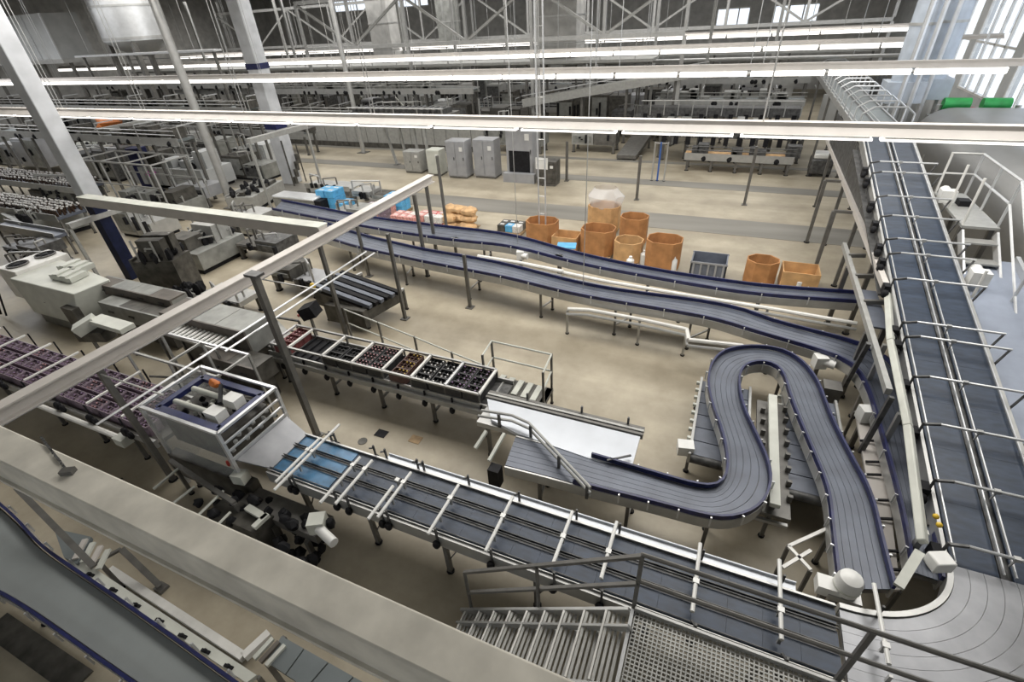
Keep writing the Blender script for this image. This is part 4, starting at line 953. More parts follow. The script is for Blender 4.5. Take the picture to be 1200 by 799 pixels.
p = at(5, 232, 1.2); dd = thing('domed_cover', 'pale green domed cover between the bottle lines at the left edge', 'cover', (p.x, p.y, 0)); g = G(); g.lathe((p.x, p.y, 0), [(.75, 0), (.75, 1.0), (.6, 1.25), (.25, 1.4), (.05, 1.42)], 16); g.build('dome', 'cream', dd)
# ------------------------------------------------------------------ octabins and goods on the open floor
def octabin(px, w, d, h, label, lined=False, fill=None, m='cardboard', rz=0.0, oct=True):
    p = at(*px, 0); r = thing('cardboard_octabin' if oct else 'cardboard_box', label, 'box', (p.x, p.y, 0))
    c = .25 if oct else .0; t = .03
    def ring(w, d, c):
        if not c: pts = [(-w, -d), (w, -d), (w, d), (-w, d)]
        else: pts = [(-w + c, -d), (w - c, -d), (w, -d + c), (w, d - c), (w - c, d), (-w + c, d), (-w, d - c), (-w, -d + c)]
        cs, sn = math.cos(rz), math.sin(rz); return [(p.x + x * cs - y * sn, p.y + x * sn + y * cs) for x, y in pts]
    o, i = ring(w / 2, d / 2, c), ring(w / 2 - t, d / 2 - t, c)
    n = len(o); g = G().prism(o, .14, .17); z0, z1 = .17, h
    V = [(*a, z0) for a in o] + [(*a, z1) for a in o] + [(*a, z1) for a in i] + [(*a, z0) for a in i]
    g.add(V, [(k, (k + 1) % n, n + (k + 1) % n, n + k) for k in range(n)] + [(n + k, n + (k + 1) % n, 2 * n + (k + 1) % n, 2 * n + k) for k in range(n)] + [(2 * n + k, 2 * n + (k + 1) % n, 3 * n + (k + 1) % n, 3 * n + k) for k in range(n)])
    g.build('carton', m, r, smooth=False)
    g = G()
    for k in range(3):
        x = p.x + (k - 1) * w * .42; g.cbox((x, p.y, 0), .1, d * .98, .1, rz)
    for k in range(5): g.cbox((p.x, p.y + (k - 2) * d * .22, .1), w * .98, d * .16, .03, rz)
    g.build('pallet', 'wood', r)
    if fill: g = G(); g.prism(i, .17, h * .55); g.build('filling', fill, r)
    if lined:
        g = G(); V = []; k_ = 16
        for a in range(k_): t_ = 2 * math.pi * a / k_; j = random.uniform(.9, 1.08); V.append((p.x + w * .5 * math.cos(t_) * j, p.y + d * .5 * math.sin(t_) * j, h - .05))
        for a in range(k_): t_ = 2 * math.pi * a / k_; j = random.uniform(.85, 1.1); V.append((p.x + w * .58 * math.cos(t_) * j, p.y + d * .58 * math.sin(t_) * j, h + .4))
        for a in range(k_): t_ = 2 * math.pi * a / k_; V.append((p.x + w * .36 * math.cos(t_) * 1, p.y + d * .36 * math.sin(t_), h + .72))
        g.add(V, [(a, (a + 1) % k_, k_ + (a + 1) % k_, k_ + a) for a in range(k_)] + [(k_ + a, k_ + (a + 1) % k_, 2 * k_ + (a + 1) % k_, 2 * k_ + a) for a in range(k_)]); g.build('film_liner', 'wrap_film', r, 'clear plastic film liner')
    return r
octabin((636, 288), 1.25, .95, 1.1, 'brown octabin leftmost in the row, half hidden behind the hanging ladder', fill='cardboard')
octabin((664, 294), 1.0, .8, .72, 'low brown carton with a pale blue sheet on top, second from the left', m='cardboard_light', oct=False, fill='cardboard')
octabin((707, 270), 1.3, 1.0, 1.15, 'octabin wrapped in clear film standing behind the row', lined=True, m='cardboard_light')
octabin((700, 298), 1.25, 1.0, 1.1, 'brown octabin in front of the film wrapped one')
octabin((741, 285), 1.05, .9, 1.15, 'brown octabin at the back right of the film wrapped one')
octabin((735, 307), 1.0, .9, .9, 'low light brown octabin with dark filling, in front of the back one', fill='machine_dark', m='cardboard_light')
octabin((775, 313), 1.2, 1.0, 1.12, 'brown octabin rightmost of the closely packed row')
octabin((887, 334), .95, .8, .95, 'open brown octabin standing alone left of the light brown box', fill='hood_brown')
octabin((931, 340), 1.05, .85, .8, 'light brown box rightmost on the floor beside the incline posts', m='cardboard_light', oct=False, fill='cardboard_light')
p = at(664, 288, .75); r = thing('blue_sheet', 'pale blue printed sheet on the low brown carton', 'sheet', tuple(p)); g = G(); g.cbox((p.x, p.y, .73), .7, .5, .05, .2); g.build('sheet', 'light_blue', r)
for (x, y, lab, w) in ((757, 305, 'small white label box at the left of the rightmost packed octabin', .3), (741, 312, 'small white drum between the two front octabins', .28), (931, 336, 'white canister in front of the light brown box', .3), (790, 312, 'small white canister in front of the rightmost packed octabin', .25)):
    p = at(x, y, 0); r = thing('white_canister', lab, 'canister', (p.x, p.y - .55, 0)); G().lathe((p.x, p.y - .55, 0), [(w / 2, 0), (w / 2, .5), (.06, .58), (.06, .64)], 10).build('canister_body', 'white_plastic', r)
# grey plastic bin
p = at(828, 324, 0); pb_ = thing('plastic_bin', 'grey plastic pallet bin between the octabins', 'bin', (p.x, p.y, 0)); w, d, h = 1.15, .9, .72
g = G(); g.box(p.x - w / 2, p.y - d / 2, .12, p.x + w / 2, p.y + d / 2, .16)
for s in (-1, 1): g.box(p.x - w / 2, p.y + s * (d / 2 - .02) - .02, .16, p.x + w / 2, p.y + s * (d / 2 - .02) + .02, h); g.box(p.x + s * (w / 2 - .02) - .02, p.y - d / 2, .16, p.x + s * (w / 2 - .02) + .02, p.y + d / 2, h)
g.build('bin_body', 'plastic_grey', pb_); g = G()
for k in range(5): x = p.x - w / 2 + .1 + k * (w - .2) / 4; g.box(x - .03, p.y - d / 2 - .02, .16, x + .03, p.y - d / 2, h - .06)
for s in (-1, 1): g.box(p.x - w / 2 - .02, p.y + s * d / 2 - .02, h - .06, p.x + w / 2 + .02, p.y + s * d / 2 + .02, h)
g.build('ribs', 'cabinet_grey', pb_)
for k in range(3): G().box(p.x - w / 2 + k * (w - .12) / 2, p.y - d / 2, 0, p.x - w / 2 + .12 + k * (w - .12) / 2, p.y + d / 2, .12).build('runner', 'plastic_grey', pb_)

# stacks of coloured packs
def pack_stack(px, nx, ny, nz, s, m, label, name='pack', group=None, jit=.02, m2=None, base=True):
    p = at(*px, 0); z = 0; short = label if len(label.split()) <= 10 else ' '.join(label.split()[:10])
    if base:
        r = thing('pallet', 'pallet under ' + label, 'pallet', (p.x, p.y, 0)); W_, D_ = nx * s[0] + .1, ny * s[1] + .1
        for k in range(3): G().cbox((p.x + (k - 1) * W_ * .42, p.y, 0), .12, D_, .1).build('runner', 'wood', r)
        for k in range(5): G().cbox((p.x, p.y + (k - 2) * D_ * .22, .1), W_, D_ * .17, .03).build('plank', 'wood', r)
        z = .13
    for k in range(nz):
        for i in range(nx):
            for j in range(ny):
                c = (p.x + (i - (nx - 1) / 2) * s[0] + random.uniform(-jit, jit), p.y + (j - (ny - 1) / 2) * s[1] + random.uniform(-jit, jit), z + k * s[2])
                o = thing(name, '%s, %s layer, %s column, %s row' % (short, ORD[k], ORD[i], ('front', 'back', 'third')[j]), 'pack', c, label[:-1] if False else label)
                mm = m if not m2 or random.random() < .6 else random.choice(m2)
                G().cbox(c, s[0] * .95, s[1] * .95, s[2] * .97, random.uniform(-.04, .04)).build('wrapped_box', mm, o, bevel=.015); G().cbox((c[0], c[1], c[2] + s[2] * .97), s[0] * .5, s[1] * .3, .006).build('label_sheet', 'cap_white', o)
pack_stack((393, 248), 2, 2, 3, (.55, .45, .36), 'light_blue', 'bright blue wrapped pack standing left behind the beam', 'blue_pack')
pack_stack((408, 252), 1, 2, 2, (.5, .45, .3), 'light_blue', 'bright blue pack in the low stack right of the taller blue stack', 'blue_pack')
pack_stack((446, 255), 3, 2, 2, (.5, .45, .25), 'pink_wrap', 'pink and violet shrink wrapped pack behind the long beam', 'shrink_pack', m2=['crate_purple', 'cap_violet', 'light_blue'])
pack_stack((468, 248), 2, 2, 3, (.5, .4, .26), 'light_blue', 'bright blue pack right of the long beam', 'blue_pack')
pack_stack((482, 266), 4, 2, 2, (.4, .4, .25), 'pink_wrap', 'red and white pack in the mixed stack beside the long conveyor', 'mixed_pack', m2=['cap_white', 'red_pack', 'white_paint', 'bottle_green', 'cap_white'])
pack_stack((509, 268), 3, 2, 2, (.45, .4, .3), 'pink_wrap', 'salmon wrapped pack between the mixed stack and tan sacks', 'shrink_pack', m2=['red_pack', 'cap_white'])
p = at(540, 270, 0)
r = thing('pallet', 'pallet under the pile of tan paper sacks', 'pallet', (p.x, p.y, 0))
for k in range(3): G().cbox((p.x + (k - 1) * .6, p.y, 0), .12, 1.0, .1).build('runner', 'wood', r)
for k in range(5): G().cbox((p.x, p.y + (k - 2) * .24, .1), 1.5, .16, .03).build('plank', 'wood', r)
for k in range(9):
    c = Vector((p.x - .45 + .45 * (k % 3) + random.uniform(-.08, .08), p.y + random.uniform(-.2, .2), .3 + .3 * (k // 3)))
    o = thing('paper_sack', 'tan paper sack, %s in the %s layer of the crumpled pile' % (('left', 'middle', 'right')[k % 3], ('bottom', 'middle', 'top')[k // 3]), 'sack', tuple(c), 'tan paper sacks in a pile')
    g = G(); g.blob(c, .42, .36, .2, 9, 6, .16); g.build('sack_body', 'tan_bag', o); G().bar((c.x + .3, c.y - .2, c.z + .02), (c.x + .3, c.y + .2, c.z + .03), .14, .05).build('folded_end', 'tan_bag', o)
pack_stack((600, 272), 3, 2, 1, (.36, .4, .3), 'machine_dark', 'mixed dark and pale pack left of the octabins', 'mixed_pack', m2=['light_blue', 'cap_white', 'machine_dark'])
# grey lidded cart left of the blue stack
p = at(355, 250, 0); cart = thing('lidded_cart', 'long low grey cart with rounded lid left of the blue packs', 'cart', (p.x, p.y, 0))
G().box(p.x - 1.4, p.y - .35, .25, p.x + 1.3, p.y + .5, .8).build('cart_body', 'machine_grey', cart); G().box(p.x - 1.42, p.y - .38, .8, p.x + 1.32, p.y + .52, .95).build('lid', 'steel_bright', cart, bevel=.06); G().box(p.x + 1.3, p.y - .3, .3, p.x + 1.7, p.y + .5, .85).build('end_drive', 'black', cart)
for x in (-1.2, 1.1):
    for y in (-.3, .45): leg(cart, p.x + x, p.y + y, .25, .08)
# pallet truck
p = at(735, 186, 0); pt_ = thing('loading_ramp', 'dark steel loading ramp plate lying in the far hall', 'ramp', (p.x, p.y, 0))
G().add([(p.x - .6, p.y - .4, .1), (p.x + .6, p.y - .4, .1), (p.x + .9, p.y + 3.2, .6), (p.x - .3, p.y + 3.2, .6), (p.x - .6, p.y - .4, .3), (p.x + .6, p.y - .4, .3), (p.x + .9, p.y + 3.2, .9), (p.x - .3, p.y + 3.2, .9)], [(3, 2, 1, 0), (4, 5, 6, 7), (0, 1, 5, 4), (1, 2, 6, 5), (2, 3, 7, 6), (3, 0, 4, 7)]).build('plate', 'steel_dark', pt_)
for x, y, h in ((-.5, -.3, .12), (.5, -.3, .12), (-.2, 3.0, .6), (.8, 3.0, .6)): leg(pt_, p.x + x, p.y + y, h, .1)

# control cabinets
def cabinet(px, w, d, h, label, m='cabinet_grey', window=False, doors=2):
    p = at(*px, 0); r = thing('control_cabinet', label, 'cabinet', (p.x, p.y, 0))
    G().box(p.x - w / 2, p.y, .1, p.x + w / 2, p.y + d, h).build('cabinet_body', m, r, bevel=.02); G().box(p.x - w / 2 + .03, p.y + .03, 0, p.x + w / 2 - .03, p.y + d, .1).build('plinth', 'steel_dark', r)
    for k in range(doors):
        a = p.x - w / 2 + w * k / doors; dr = G().box(a + .03, p.y - .03, .16, a + w / doors - .03, p.y, h - .06).build('door', m, r)
        G().box(a + w / doors - .14, p.y - .07, h * .5, a + w / doors - .1, p.y - .03, h * .58).build('handle', 'gunmetal', dr)
        if window: G().box(a + .15, p.y - .045, h * .25, a + w / doors - .15, p.y - .03, h * .75).build('window', 'black', dr)
    G().box(p.x + w * .22, p.y - .045, h * .74, p.x + w * .38, p.y - .03, h * .85).build('label_plate', 'white_plastic', r)
    return r
cabinet((537, 209), 1.25, .9, 2.1, 'grey control cabinet left of the pair in the far hall')
cabinet((569, 209), 1.35, .9, 2.15, 'grey control cabinet right of the pair in the far hall')
p = at(610, 212, 0); kc = cabinet((610, 212), 1.6, 1.0, 3.0, 'tall grey machine tower with a black lower opening in the far hall', doors=1)
G().box(p.x - .62, p.y - .06, .5, p.x + .62, p.y - .03, 1.65).build('black_opening', 'black', kc); G().box(p.x - .9, p.y - .4, 0, p.x + 1.0, p.y - .06, .5).build('front_base', 'cabinet_grey', kc)
cabinet((485, 203), 1.2, .8, 1.3, 'low pale grey cabinet with clutter left of the control cabinets', 'galvanised')
cabinet((510, 206), .9, .8, 1.5, 'low beige topped cabinet beside the control cabinets', 'cream', doors=1)
cabinet((640, 218), 1.1, .8, 1.3, 'short dark switch cabinet right of the black opening tower', 'machine_dark', doors=1)
p = at(635, 196, 1.0); r = thing('notice_board', 'white notice board by the hanging ladder in the far hall', 'board', (p.x, p.y, 0)); G().box(p.x - .35, p.y - .03, .9, p.x + .35, p.y, 1.5).build('board', 'white_plastic', r); leg(r, p.x, p.y + .03, 1.0, .05)

# hanging double ladder rods
hl = thing('hanging_ladder', 'thin steel twin rod ladder hanging from the roof in the centre', 'ladder', (-6.6, 18, 0))
p = at(636, 278, 0.3)
for s in (-.14, .14): G().cyl((p.x + s, p.y, .3), (p.x + s, p.y, ZC), .03, 6).build('rod', 'steel_bright', hl)
for k in range(16): z = .6 + .7 * k; G().cyl((p.x - .14, p.y, z), (p.x + .14, p.y, z), .018, 5).build('rung', 'steel', hl)
for (x, y, lab) in ((607, 290, 'single thin wire hanging left of the twin rod ladder'), (683, 345, 'single thin wire hanging right of the twin rod ladder')):
    p = at(x, y, .9); w = thing('hanging_wire', lab, 'wire', (p.x, p.y, .9)); G().cyl((p.x, p.y, .95), (p.x, p.y, ZC), .012, 5).build('wire', 'steel', w); G().cyl((p.x, p.y, .85), (p.x, p.y, .98), .03, 6).build('end_weight', 'gunmetal', w)

# ------------------------------------------------------------------ far conveyor lines with legs
def far_line(y, x0, x1, z, wid, label, seed, load=True, lh=3.0, hoops=False, belt='mat_slate', rail='steel'):
    rnd = random.Random(seed); r = thing('far_conveyor', label, 'conveyor', ((x0 + x1) / 2, y, 0))
    G().box(x0, y - wid / 2, z - .1, x1, y + wid / 2, z).build('belt', belt, r)
    for s in (-1, 1): G().box(x0, y + s * wid / 2 - .03, z - .3, x1, y + s * wid / 2 + .03, z + .08).build('side_frame', 'steel', r)
    for h in (.25, .45): G().cyl((x0, y - wid / 2 - .05, z + h), (x1, y - wid / 2 - .05, z + h), .025, 5).build('guide_rail', rail, r)
    n = int((x1 - x0) / lh)
    for k in range(n + 1):
        x = x0 + .2 + (x1 - x0 - .4) * k / n
        for s in (-1, 1): leg(r, x, y + s * wid * .42, z - .3, .12, 'steel_dark')
        if hoops: G().bar((x + .6, y - wid / 2 - .05, z - .1), (x + .6, y - wid / 2 - .05, z + .7), .05).build('bracket', 'steel', r); G().bar((x + .6, y - wid / 2 - .05, z + .7), (x + .6, y + wid / 2, z + .7), .05).build('cross_bar', 'steel_bright', r)
    if load:
        g = G()
        for k in range(int((x1 - x0) * 1.6)):
            x = rnd.uniform(x0 + .2, x1 - .2); h = rnd.uniform(.15, .6); g.box(x, y - wid * .4, z, x + rnd.uniform(.2, .7), y + wid * .3, z + h)
        g.build('drive_units', rnd.choice(['machine_dark', 'gunmetal', 'machine_grey']), r)
        g = G()
        for k in range(int((x1 - x0) * .7)): x = rnd.uniform(x0 + .2, x1 - .2); g.blob((x, y - wid * .5, z - .2), .16, .12, .16, 6, 4, .2)
        g.build('motors', 'black', r)
    return r
far_line(33.0, -4.5, 3.6, 1.7, 1.2, 'near dark far conveyor on legs, left of the incline in the far hall', 1, lh=1.5, rail='gunmetal')
far_line(30.2, -2.5, 3.0, .9, .9, 'low far conveyor with yellow brackets in front of the near dark one', 2, lh=1.2, belt='tan_bag', rail='gunmetal')
far_line(37.5, -5.5, 3.5, 2.6, 1.2, 'raised dark far conveyor behind the near dark one', 3, lh=2.2, hoops=True)
far_line(41.5, -27, -9, 1.4, 1.5, 'long far conveyor with cross bars behind the control cabinets', 4, hoops=True)
far_line(47, -52, 3, 2.4, 1.4, 'very long raised far conveyor below the far gallery', 5, hoops=True, lh=3.5)
far_line(33, -38, -26, 2.2, 1.6, 'far conveyor left of the banded column in the distance', 6, hoops=True)
far_line(35, -50, -18, 3.6, 1.0, 'high far conveyor passing behind the banded column', 7, hoops=True, lh=4)
far_line(29, -45, -29, 1.6, 1.2, 'dark far conveyor behind the pale left column', 8, hoops=True)
far_line(43, -8, 4, 3.2, 1.2, 'highest dark far conveyor near the incline top', 9, hoops=True, lh=2.4)
# inclined transport tube across the far middle
tr = thing('transport_ramp', 'pale inclined transport ramp rising to the right in the far middle', 'ramp', (-10, 36, 0))
a, b = atY(615, 120, 36), atY(830, 82, 36); G().bar(a, b, 1.0, .5).build('casing', 'galvanised', tr)
for k in range(4): p = a.lerp(b, (k + .4) / 4); leg(tr, p.x, p.y, p.z - .25, .16)
G().bar(a + Vector((0, -.5, .5)), b + Vector((0, -.5, .5)), .06).build('rail', 'steel_bright', tr)
# zigzag scissor frame
zz = thing('zigzag_frame', 'pale zigzag scissor frame standing on the long far conveyor', 'frame', (-24, 41, 0))
a, b = atY(405, 118, 41.2), atY(485, 120, 41.2); n = 8
for k in range(n):
    p, q_ = a.lerp(b, k / n), a.lerp(b, (k + 1) / n); G().bar((p.x, 41.2, p.z - .6 if k % 2 else p.z + .4), (q_.x, 41.2, p.z + .4 if k % 2 else p.z - .6), .1).build('strut', 'cream', zz)
G().bar((a.x, 41.2, a.z - .6), (b.x, 41.2, b.z - .6), .12).build('base_bar', 'cream', zz)
for k in (0, n): p = a.lerp(b, k / n); leg(zz, p.x, 41.2, p.z - .6, .14)
# wooden low partition behind the column
wp = thing('low_partition', 'long low grey boarded partition with dark base behind the cabinets', 'partition', (-25, 33, 0))
for k in range(18): x = -34 + 1.0 * k; G().box(x + .02, 31.6, .35, x + .98, 31.75, 1.5).build('board', 'galvanised', wp)
G().box(-34, 31.55, .0, -16, 31.8, .35).build('base', 'machine_dark', wp)
# slanting props under the far machines
for k, (xa, xb, y) in enumerate(((-21.5, -20.6, 27.5), (-20.0, -19.5, 27.2), (-18.6, -18.3, 26.8), (-17.6, -17.4, 26.5))):
    r = thing('steel_prop', ['leftmost leaning steel prop under the far conveyors behind the lane', 'second leaning steel prop from the left behind the lane', 'third leaning steel prop from the left behind the lane', 'rightmost leaning steel prop, next to the low pale cabinet'][k], 'prop', (xb, y, 0)); G().bar((xb, y, .03), (xa, y + .3, 3.0), .14).build('shaft', 'galvanised', r); G().box(xb - .2, y - .2, 0, xb + .2, y + .2, .03).build('base_plate', 'steel_dark', r)
r = thing('upper_platform', 'dark conveyor deck resting on the leaning props', 'platform', (-19.6, 27.6, 3)); G().box(-23, 26.6, 3.0, -16, 28.6, 3.2).build('deck', 'steel_dark', r); g = G()
for k in range(16): g.box(-22.8 + .42 * k, 26.8, 3.2, -22.6 + .42 * k, 28.2, 3.5)
g.build('rollers', 'gunmetal', r); G().cyl((-23, 26.62, 3.6), (-16, 26.62, 3.6), .04, 6).build('rail', 'steel_bright', r)
for k in range(5): G().box(-22.95 + 1.7 * k, 26.6, 3.2, -22.88 + 1.7 * k, 26.66, 3.62).build('rail_post', 'steel', r)
# long pipes high in the far hall
for k, (y, z, rad, lab) in enumerate([(26.5, 5.2, .07, 'nearest thin pipe running high across the hall'), (34.5, 5.6, .12, 'second long pipe running high across the hall'), (40.5, 4.6, .1, 'third long pipe, just behind the near gallery'), (48.5, 5.6, .14, 'farthest thick pipe below the far lattice girder')]):
    r = thing('overhead_pipe', lab, 'pipe', (-20, y, z)); G().cyl((-60, y, z), (8.5, y, z), rad, 8).build('pipe', 'steel', r)
    for j in range(12): x = -58 + 5.8 * j; G().cyl((x, y, z), (x, y, ZC), .018, 4).build('hanger', 'steel', r)
# slim uprights of the far structure
for k in range(14):
    x = -52 + 4.1 * k; y = 40.4 + 1.6 * (k % 3)
    r = thing('far_upright', 'slim grey upright, %s from the left in the far hall steelwork' % ORD[k], 'post', (x, y, 0), 'slim far uprights'); G().box(x - .1, y - .1, 0, x + .1, y + .1, ZC - .03).build('shaft', 'steel' if k % 2 else 'galvanised', r); G().box(x - .2, y - .2, 0, x + .2, y + .2, .05).build('base_plate', 'steel_dark', r)

# ------------------------------------------------------------------ right side: tank, walkway, trough, ducts
tk = thing('process_tank', 'large grey steel tank housing with rounded top behind the walkway at right', 'tank', (8, 20, 0))
prof = []
x0, x1, zt, rad = 6.7, 10.4, 3.9, 1.2
for i in range(9): t = math.pi / 2 * i / 8; prof.append((x0 + rad - rad * math.cos(t), zt - rad + rad * math.sin(t)))
prof += [(x1, zt), (x1, .12), (x0, .12)]
yy = [13.2, 26.5]; V = [(x, yy[0], z) for x, z in prof] + [(x, yy[1], z) for x, z in prof]; n = len(prof)
G().add(V, [tuple(range(n)), tuple(range(2 * n - 1, n - 1, -1))] + [(i, n + i, n + (i + 1) % n, (i + 1) % n) for i in range(n)]).build('shell', 'tank_steel', tk)
for k in range(6): y = 13.6 + 2.5 * k; G().box(x0 - .03, y, .3, x0, y + .06, zt - rad).build('seam', 'galvanised', tk)
G().box(x0 + .2, 13.4, 0, x1 - .2, 26.3, .12).build('plinth', 'steel_dark', tk)
wk = thing('walkway', 'grating walkway with steel handrails right of the incline conveyor', 'walkway', (5.9, 15.5, 0))
G().box(5.42, 14.5, 3.1, 6.15, 17.2, 3.16).build('deck', 'galvanised', wk)
for k in range(8): y = 14.4 - .5 * k; z = 2.9 - .3 * k; G().box(5.47, y - .3, z - .04, 6.1, y, z).build('tread', 'galvanised', wk)
for x in (5.45, 6.12): G().bar((x, 14.5, 3.0), (x, 10.5, .6), .05, .2).build('stringer', 'steel_bright', wk)
for x in (5.45, 6.12):
    for y, z in ((17.1, 3.16), (15.8, 3.16), (14.6, 3.16), (12.5, 1.8), (10.7, .72)): G().cyl((x, y, z), (x, y, z + 1.1), .03, 6).build('rail_post', 'white_paint' if x < 6 else 'steel_bright', wk)
for h in (.55, 1.08):
    G().tube([(6.12, 17.1, 3.16 + h), (6.12, 14.6, 3.16 + h), (6.12, 10.7, .72 + h)], .028, 6).build('rail', 'steel_bright', wk)
    G().tube([(5.45, 17.1, 3.16 + h), (6.12, 17.1, 3.16 + h)], .028, 6).build('rail', 'steel', wk)
G().box(5.7, 16.0, 3.16, 5.95, 16.3, 3.3).build('tool_box', 'black', wk)
for x in (5.5, 6.08):
    for y in (14.7, 17.1): leg(wk, x, y, 3.1, .1)
tg = thing('steel_trough', 'bluish steel sheet trough between the incline conveyor and its walkway', 'trough', (5.6, 9, 0))
G().add([(5.42, 6.6, 1.1), (6.5, 6.6, 1.1), (6.5, 14.0, 2.55), (5.42, 14.0, 2.55), (5.42, 6.6, 1.05), (6.5, 6.6, 1.05), (6.5, 14.0, 2.5), (5.42, 14.0, 2.5)], [(0, 1, 2, 3), (7, 6, 5, 4), (4, 5, 1, 0), (5, 6, 2, 1), (6, 7, 3, 2), (7, 4, 0, 3)]).build('sheet', 'trough_sheet', tg)
G().bar((6.5, 6.6, 1.12), (6.5, 14.0, 2.57), .08, .3).build('side_lip', 'steel_bright', tg)
for y, z in ((6.8, 1.1), (10, 1.7), (13.7, 2.45)):
    for x in (5.5, 6.4): leg(tg, x, y, z, .1)
gm = thing('green_valve', 'bright green actuated valve pair on grey pipes at the upper right', 'valve', tuple(at(1145, 125, 3.9)))
p = atX(1147, 122, 8.9)
for s in (-.75, .55): G().cyl((p.x + s - .45, p.y, p.z), (p.x + s + .45, p.y, p.z), .24, 12).build('actuator', 'green', gm); G().cyl((p.x + s, p.y, 3.85), (p.x + s, p.y, p.z + .2), .14, 8).build('valve_stem', 'machine_dark', gm)
G().bar((p.x - 1.6, p.y, p.z - .55), (p.x + 1.5, p.y, p.z - .55), .3, .3).build('manifold', 'machine_grey', gm); g = G(); g.blob((p.x - .1, p.y - .1, p.z - .3), .3, .25, .2, 7, 5, .2); g.build('clamp', 'red', gm)
for s in (-1.3, 1.3): G().cyl((p.x + s, p.y, 3.85), (p.x + s, p.y, p.z - .5), .1, 8).build('foot_pipe', 'steel', gm)
for (x, y, rad, lab) in ((6.2, 28.0, .52, 'white vertical air duct left of the pair at upper right'), (7.35, 29.0, .5, 'white vertical air duct right of the pair at upper right')):
    r = thing('air_duct', lab, 'duct', (x, y, 0)); G().cyl((x, y, 4.7), (x, y, ZC - .03), rad, 16).build('duct_pipe', 'duct_white', r)
    for k in range(4): G().lathe((x, y, 0), [(rad + .03, 5.2 + 1.5 * k), (rad + .03, 5.3 + 1.5 * k)], 16).build('flange', 'steel', r)
    G().box(x - .7, y - .6, 3.9, x + .7, y + .6, 4.7).build('plenum', 'duct_white', r)
    for s in (-.5, .5): leg(r, x + s, y, 3.9, .12, 'steel')
for k in range(3):
    x = 6.0 + .5 * k; r = thing('pipe_riser', ['left steel riser pipe behind the tank housing', 'middle steel riser pipe behind the tank housing', 'right steel riser pipe behind the tank housing'][k], 'pipe', (x, 27 + .3 * k, 0)); G().cyl((x, 27 + .3 * k, .03), (x, 27 + .3 * k, 9), .09, 8).build('pipe', 'steel_bright', r); G().box(x - .15, 26.85 + .3 * k, 0, x + .15, 27.15 + .3 * k, .03).build('base_plate', 'steel', r)
machine((1020, 118), (1080, 112), 2.2, 4.0, 'pale bottle washer block between the incline and the white ducts', 'wall_white', 21, 1.5, 'steel_bright')

# ------------------------------------------------------------------ grating platform and stair, bottom
PZ = 2.0
gp_ = thing('grating_platform', 'grey grating platform with handrail at the bottom right of centre', 'platform', (1.3, 2.2, 0))
g = G(); x0, x1, y0, y1 = -.08, 5.2, .4, 3.16
nx, ny = 110, 62
for i in range(nx + 1): x = x0 + (x1 - x0) * i / nx; g.box(x - .007, y0, PZ - .03, x + .007, y1, PZ)
for j in range(ny + 1): y = y0 + (y1 - y0) * j / ny; g.box(x0, y - .008, PZ - .025, x1, y + .008, PZ - .002)
g.build('grating', 'galvanised', gp_, None, 'stuff', smooth=False)
G().box(x0 - .02, y1, PZ - .16, x1, y1 + .03, PZ + .06).build('toe_board', 'steel', gp_); G().box(x0 - .06, y0, PZ - .16, x0 - .02, y1, PZ + .03).build('edge_beam', 'steel_bright', gp_)
for y in (1.0, 2.2): G().box(x0, y, PZ - .14, x1, y + .06, PZ - .035).build('joist', 'steel_dark', gp_)
for x in (.05, 2.4, 5.0):
    for y in (.6, 3.0): leg(gp_, x, y, PZ - .03, .09)
for x in (-.12, 2.0, 4.4): G().box(x - .02, 3.2, PZ - .15, x + .03, 3.24, PZ + 1.08).build('rail_post', 'steel_dark', gp_)
for h in (.55, 1.07): G().cyl((-.12, 3.22, PZ + h), (5.2, 3.22, PZ + h), .026, 8).build('rail', 'steel_dark', gp_)
ss = thing('steel_stair', 'steel stair with open treads descending left from the grating platform', 'stairs', (-1.3, 2.75, 0))
nst = 9
for k in range(nst):
    x = -.16 - .27 * k; z = PZ - .205 * (k + .5); t_ = G(); [t_.box(x - .235 + .06 * q, 2.3, z - .03, x - .2 + .06 * q, 3.1, z) for q in range(4)]; t_.build('tread', 'galvanised', ss)
    G().box(x - .27, 2.3, z - .035, x - .245, 3.1, z + .005).build('nosing', 'white_paint', ss)
for y in (2.27, 3.13): G().bar((-.1, y, PZ - .03), (-2.62, y, .1), .04, .24).build('stringer', 'steel', ss)
G().bar((-.1, 2.92, PZ + .06), (-2.62, 2.92, .19), .03, .1).build('inner_stringer', 'steel', ss)
for x, z in ((-2.5, .2), (-1.35, 1.05)): G().cyl((x, 3.17, z), (x, 3.17, z + 1.1), .026, 8).build('rail_post', 'steel_dark', ss)
for h in (.55, 1.1): G().bar((-.12, 3.2, PZ + h - .03), (-2.5, 3.17, .2 + h), .045).build('rail', 'steel_dark', ss)

# ------------------------------------------------------------------ conveyor under the foreground beam, lower left
lL = px([(-60, 540), (-10, 585), (20, 610), (45, 640), (75, 662), (120, 692), (200, 748), (275, 803), (330, 842)], ZB)
lR = px([(-160, 560), (-110, 620), (-60, 665), (0, 692), (40, 716), (80, 744), (120, 772), (165, 803), (210, 836)], ZB)
lowc, _, _ = belt_conveyor('curved_conveyor', 'wide grey green conveyor with blue edges at the lower left corner', lL, lR, ZB, 1, 'belt_low', n=40, legs_=[10, 22, 32])
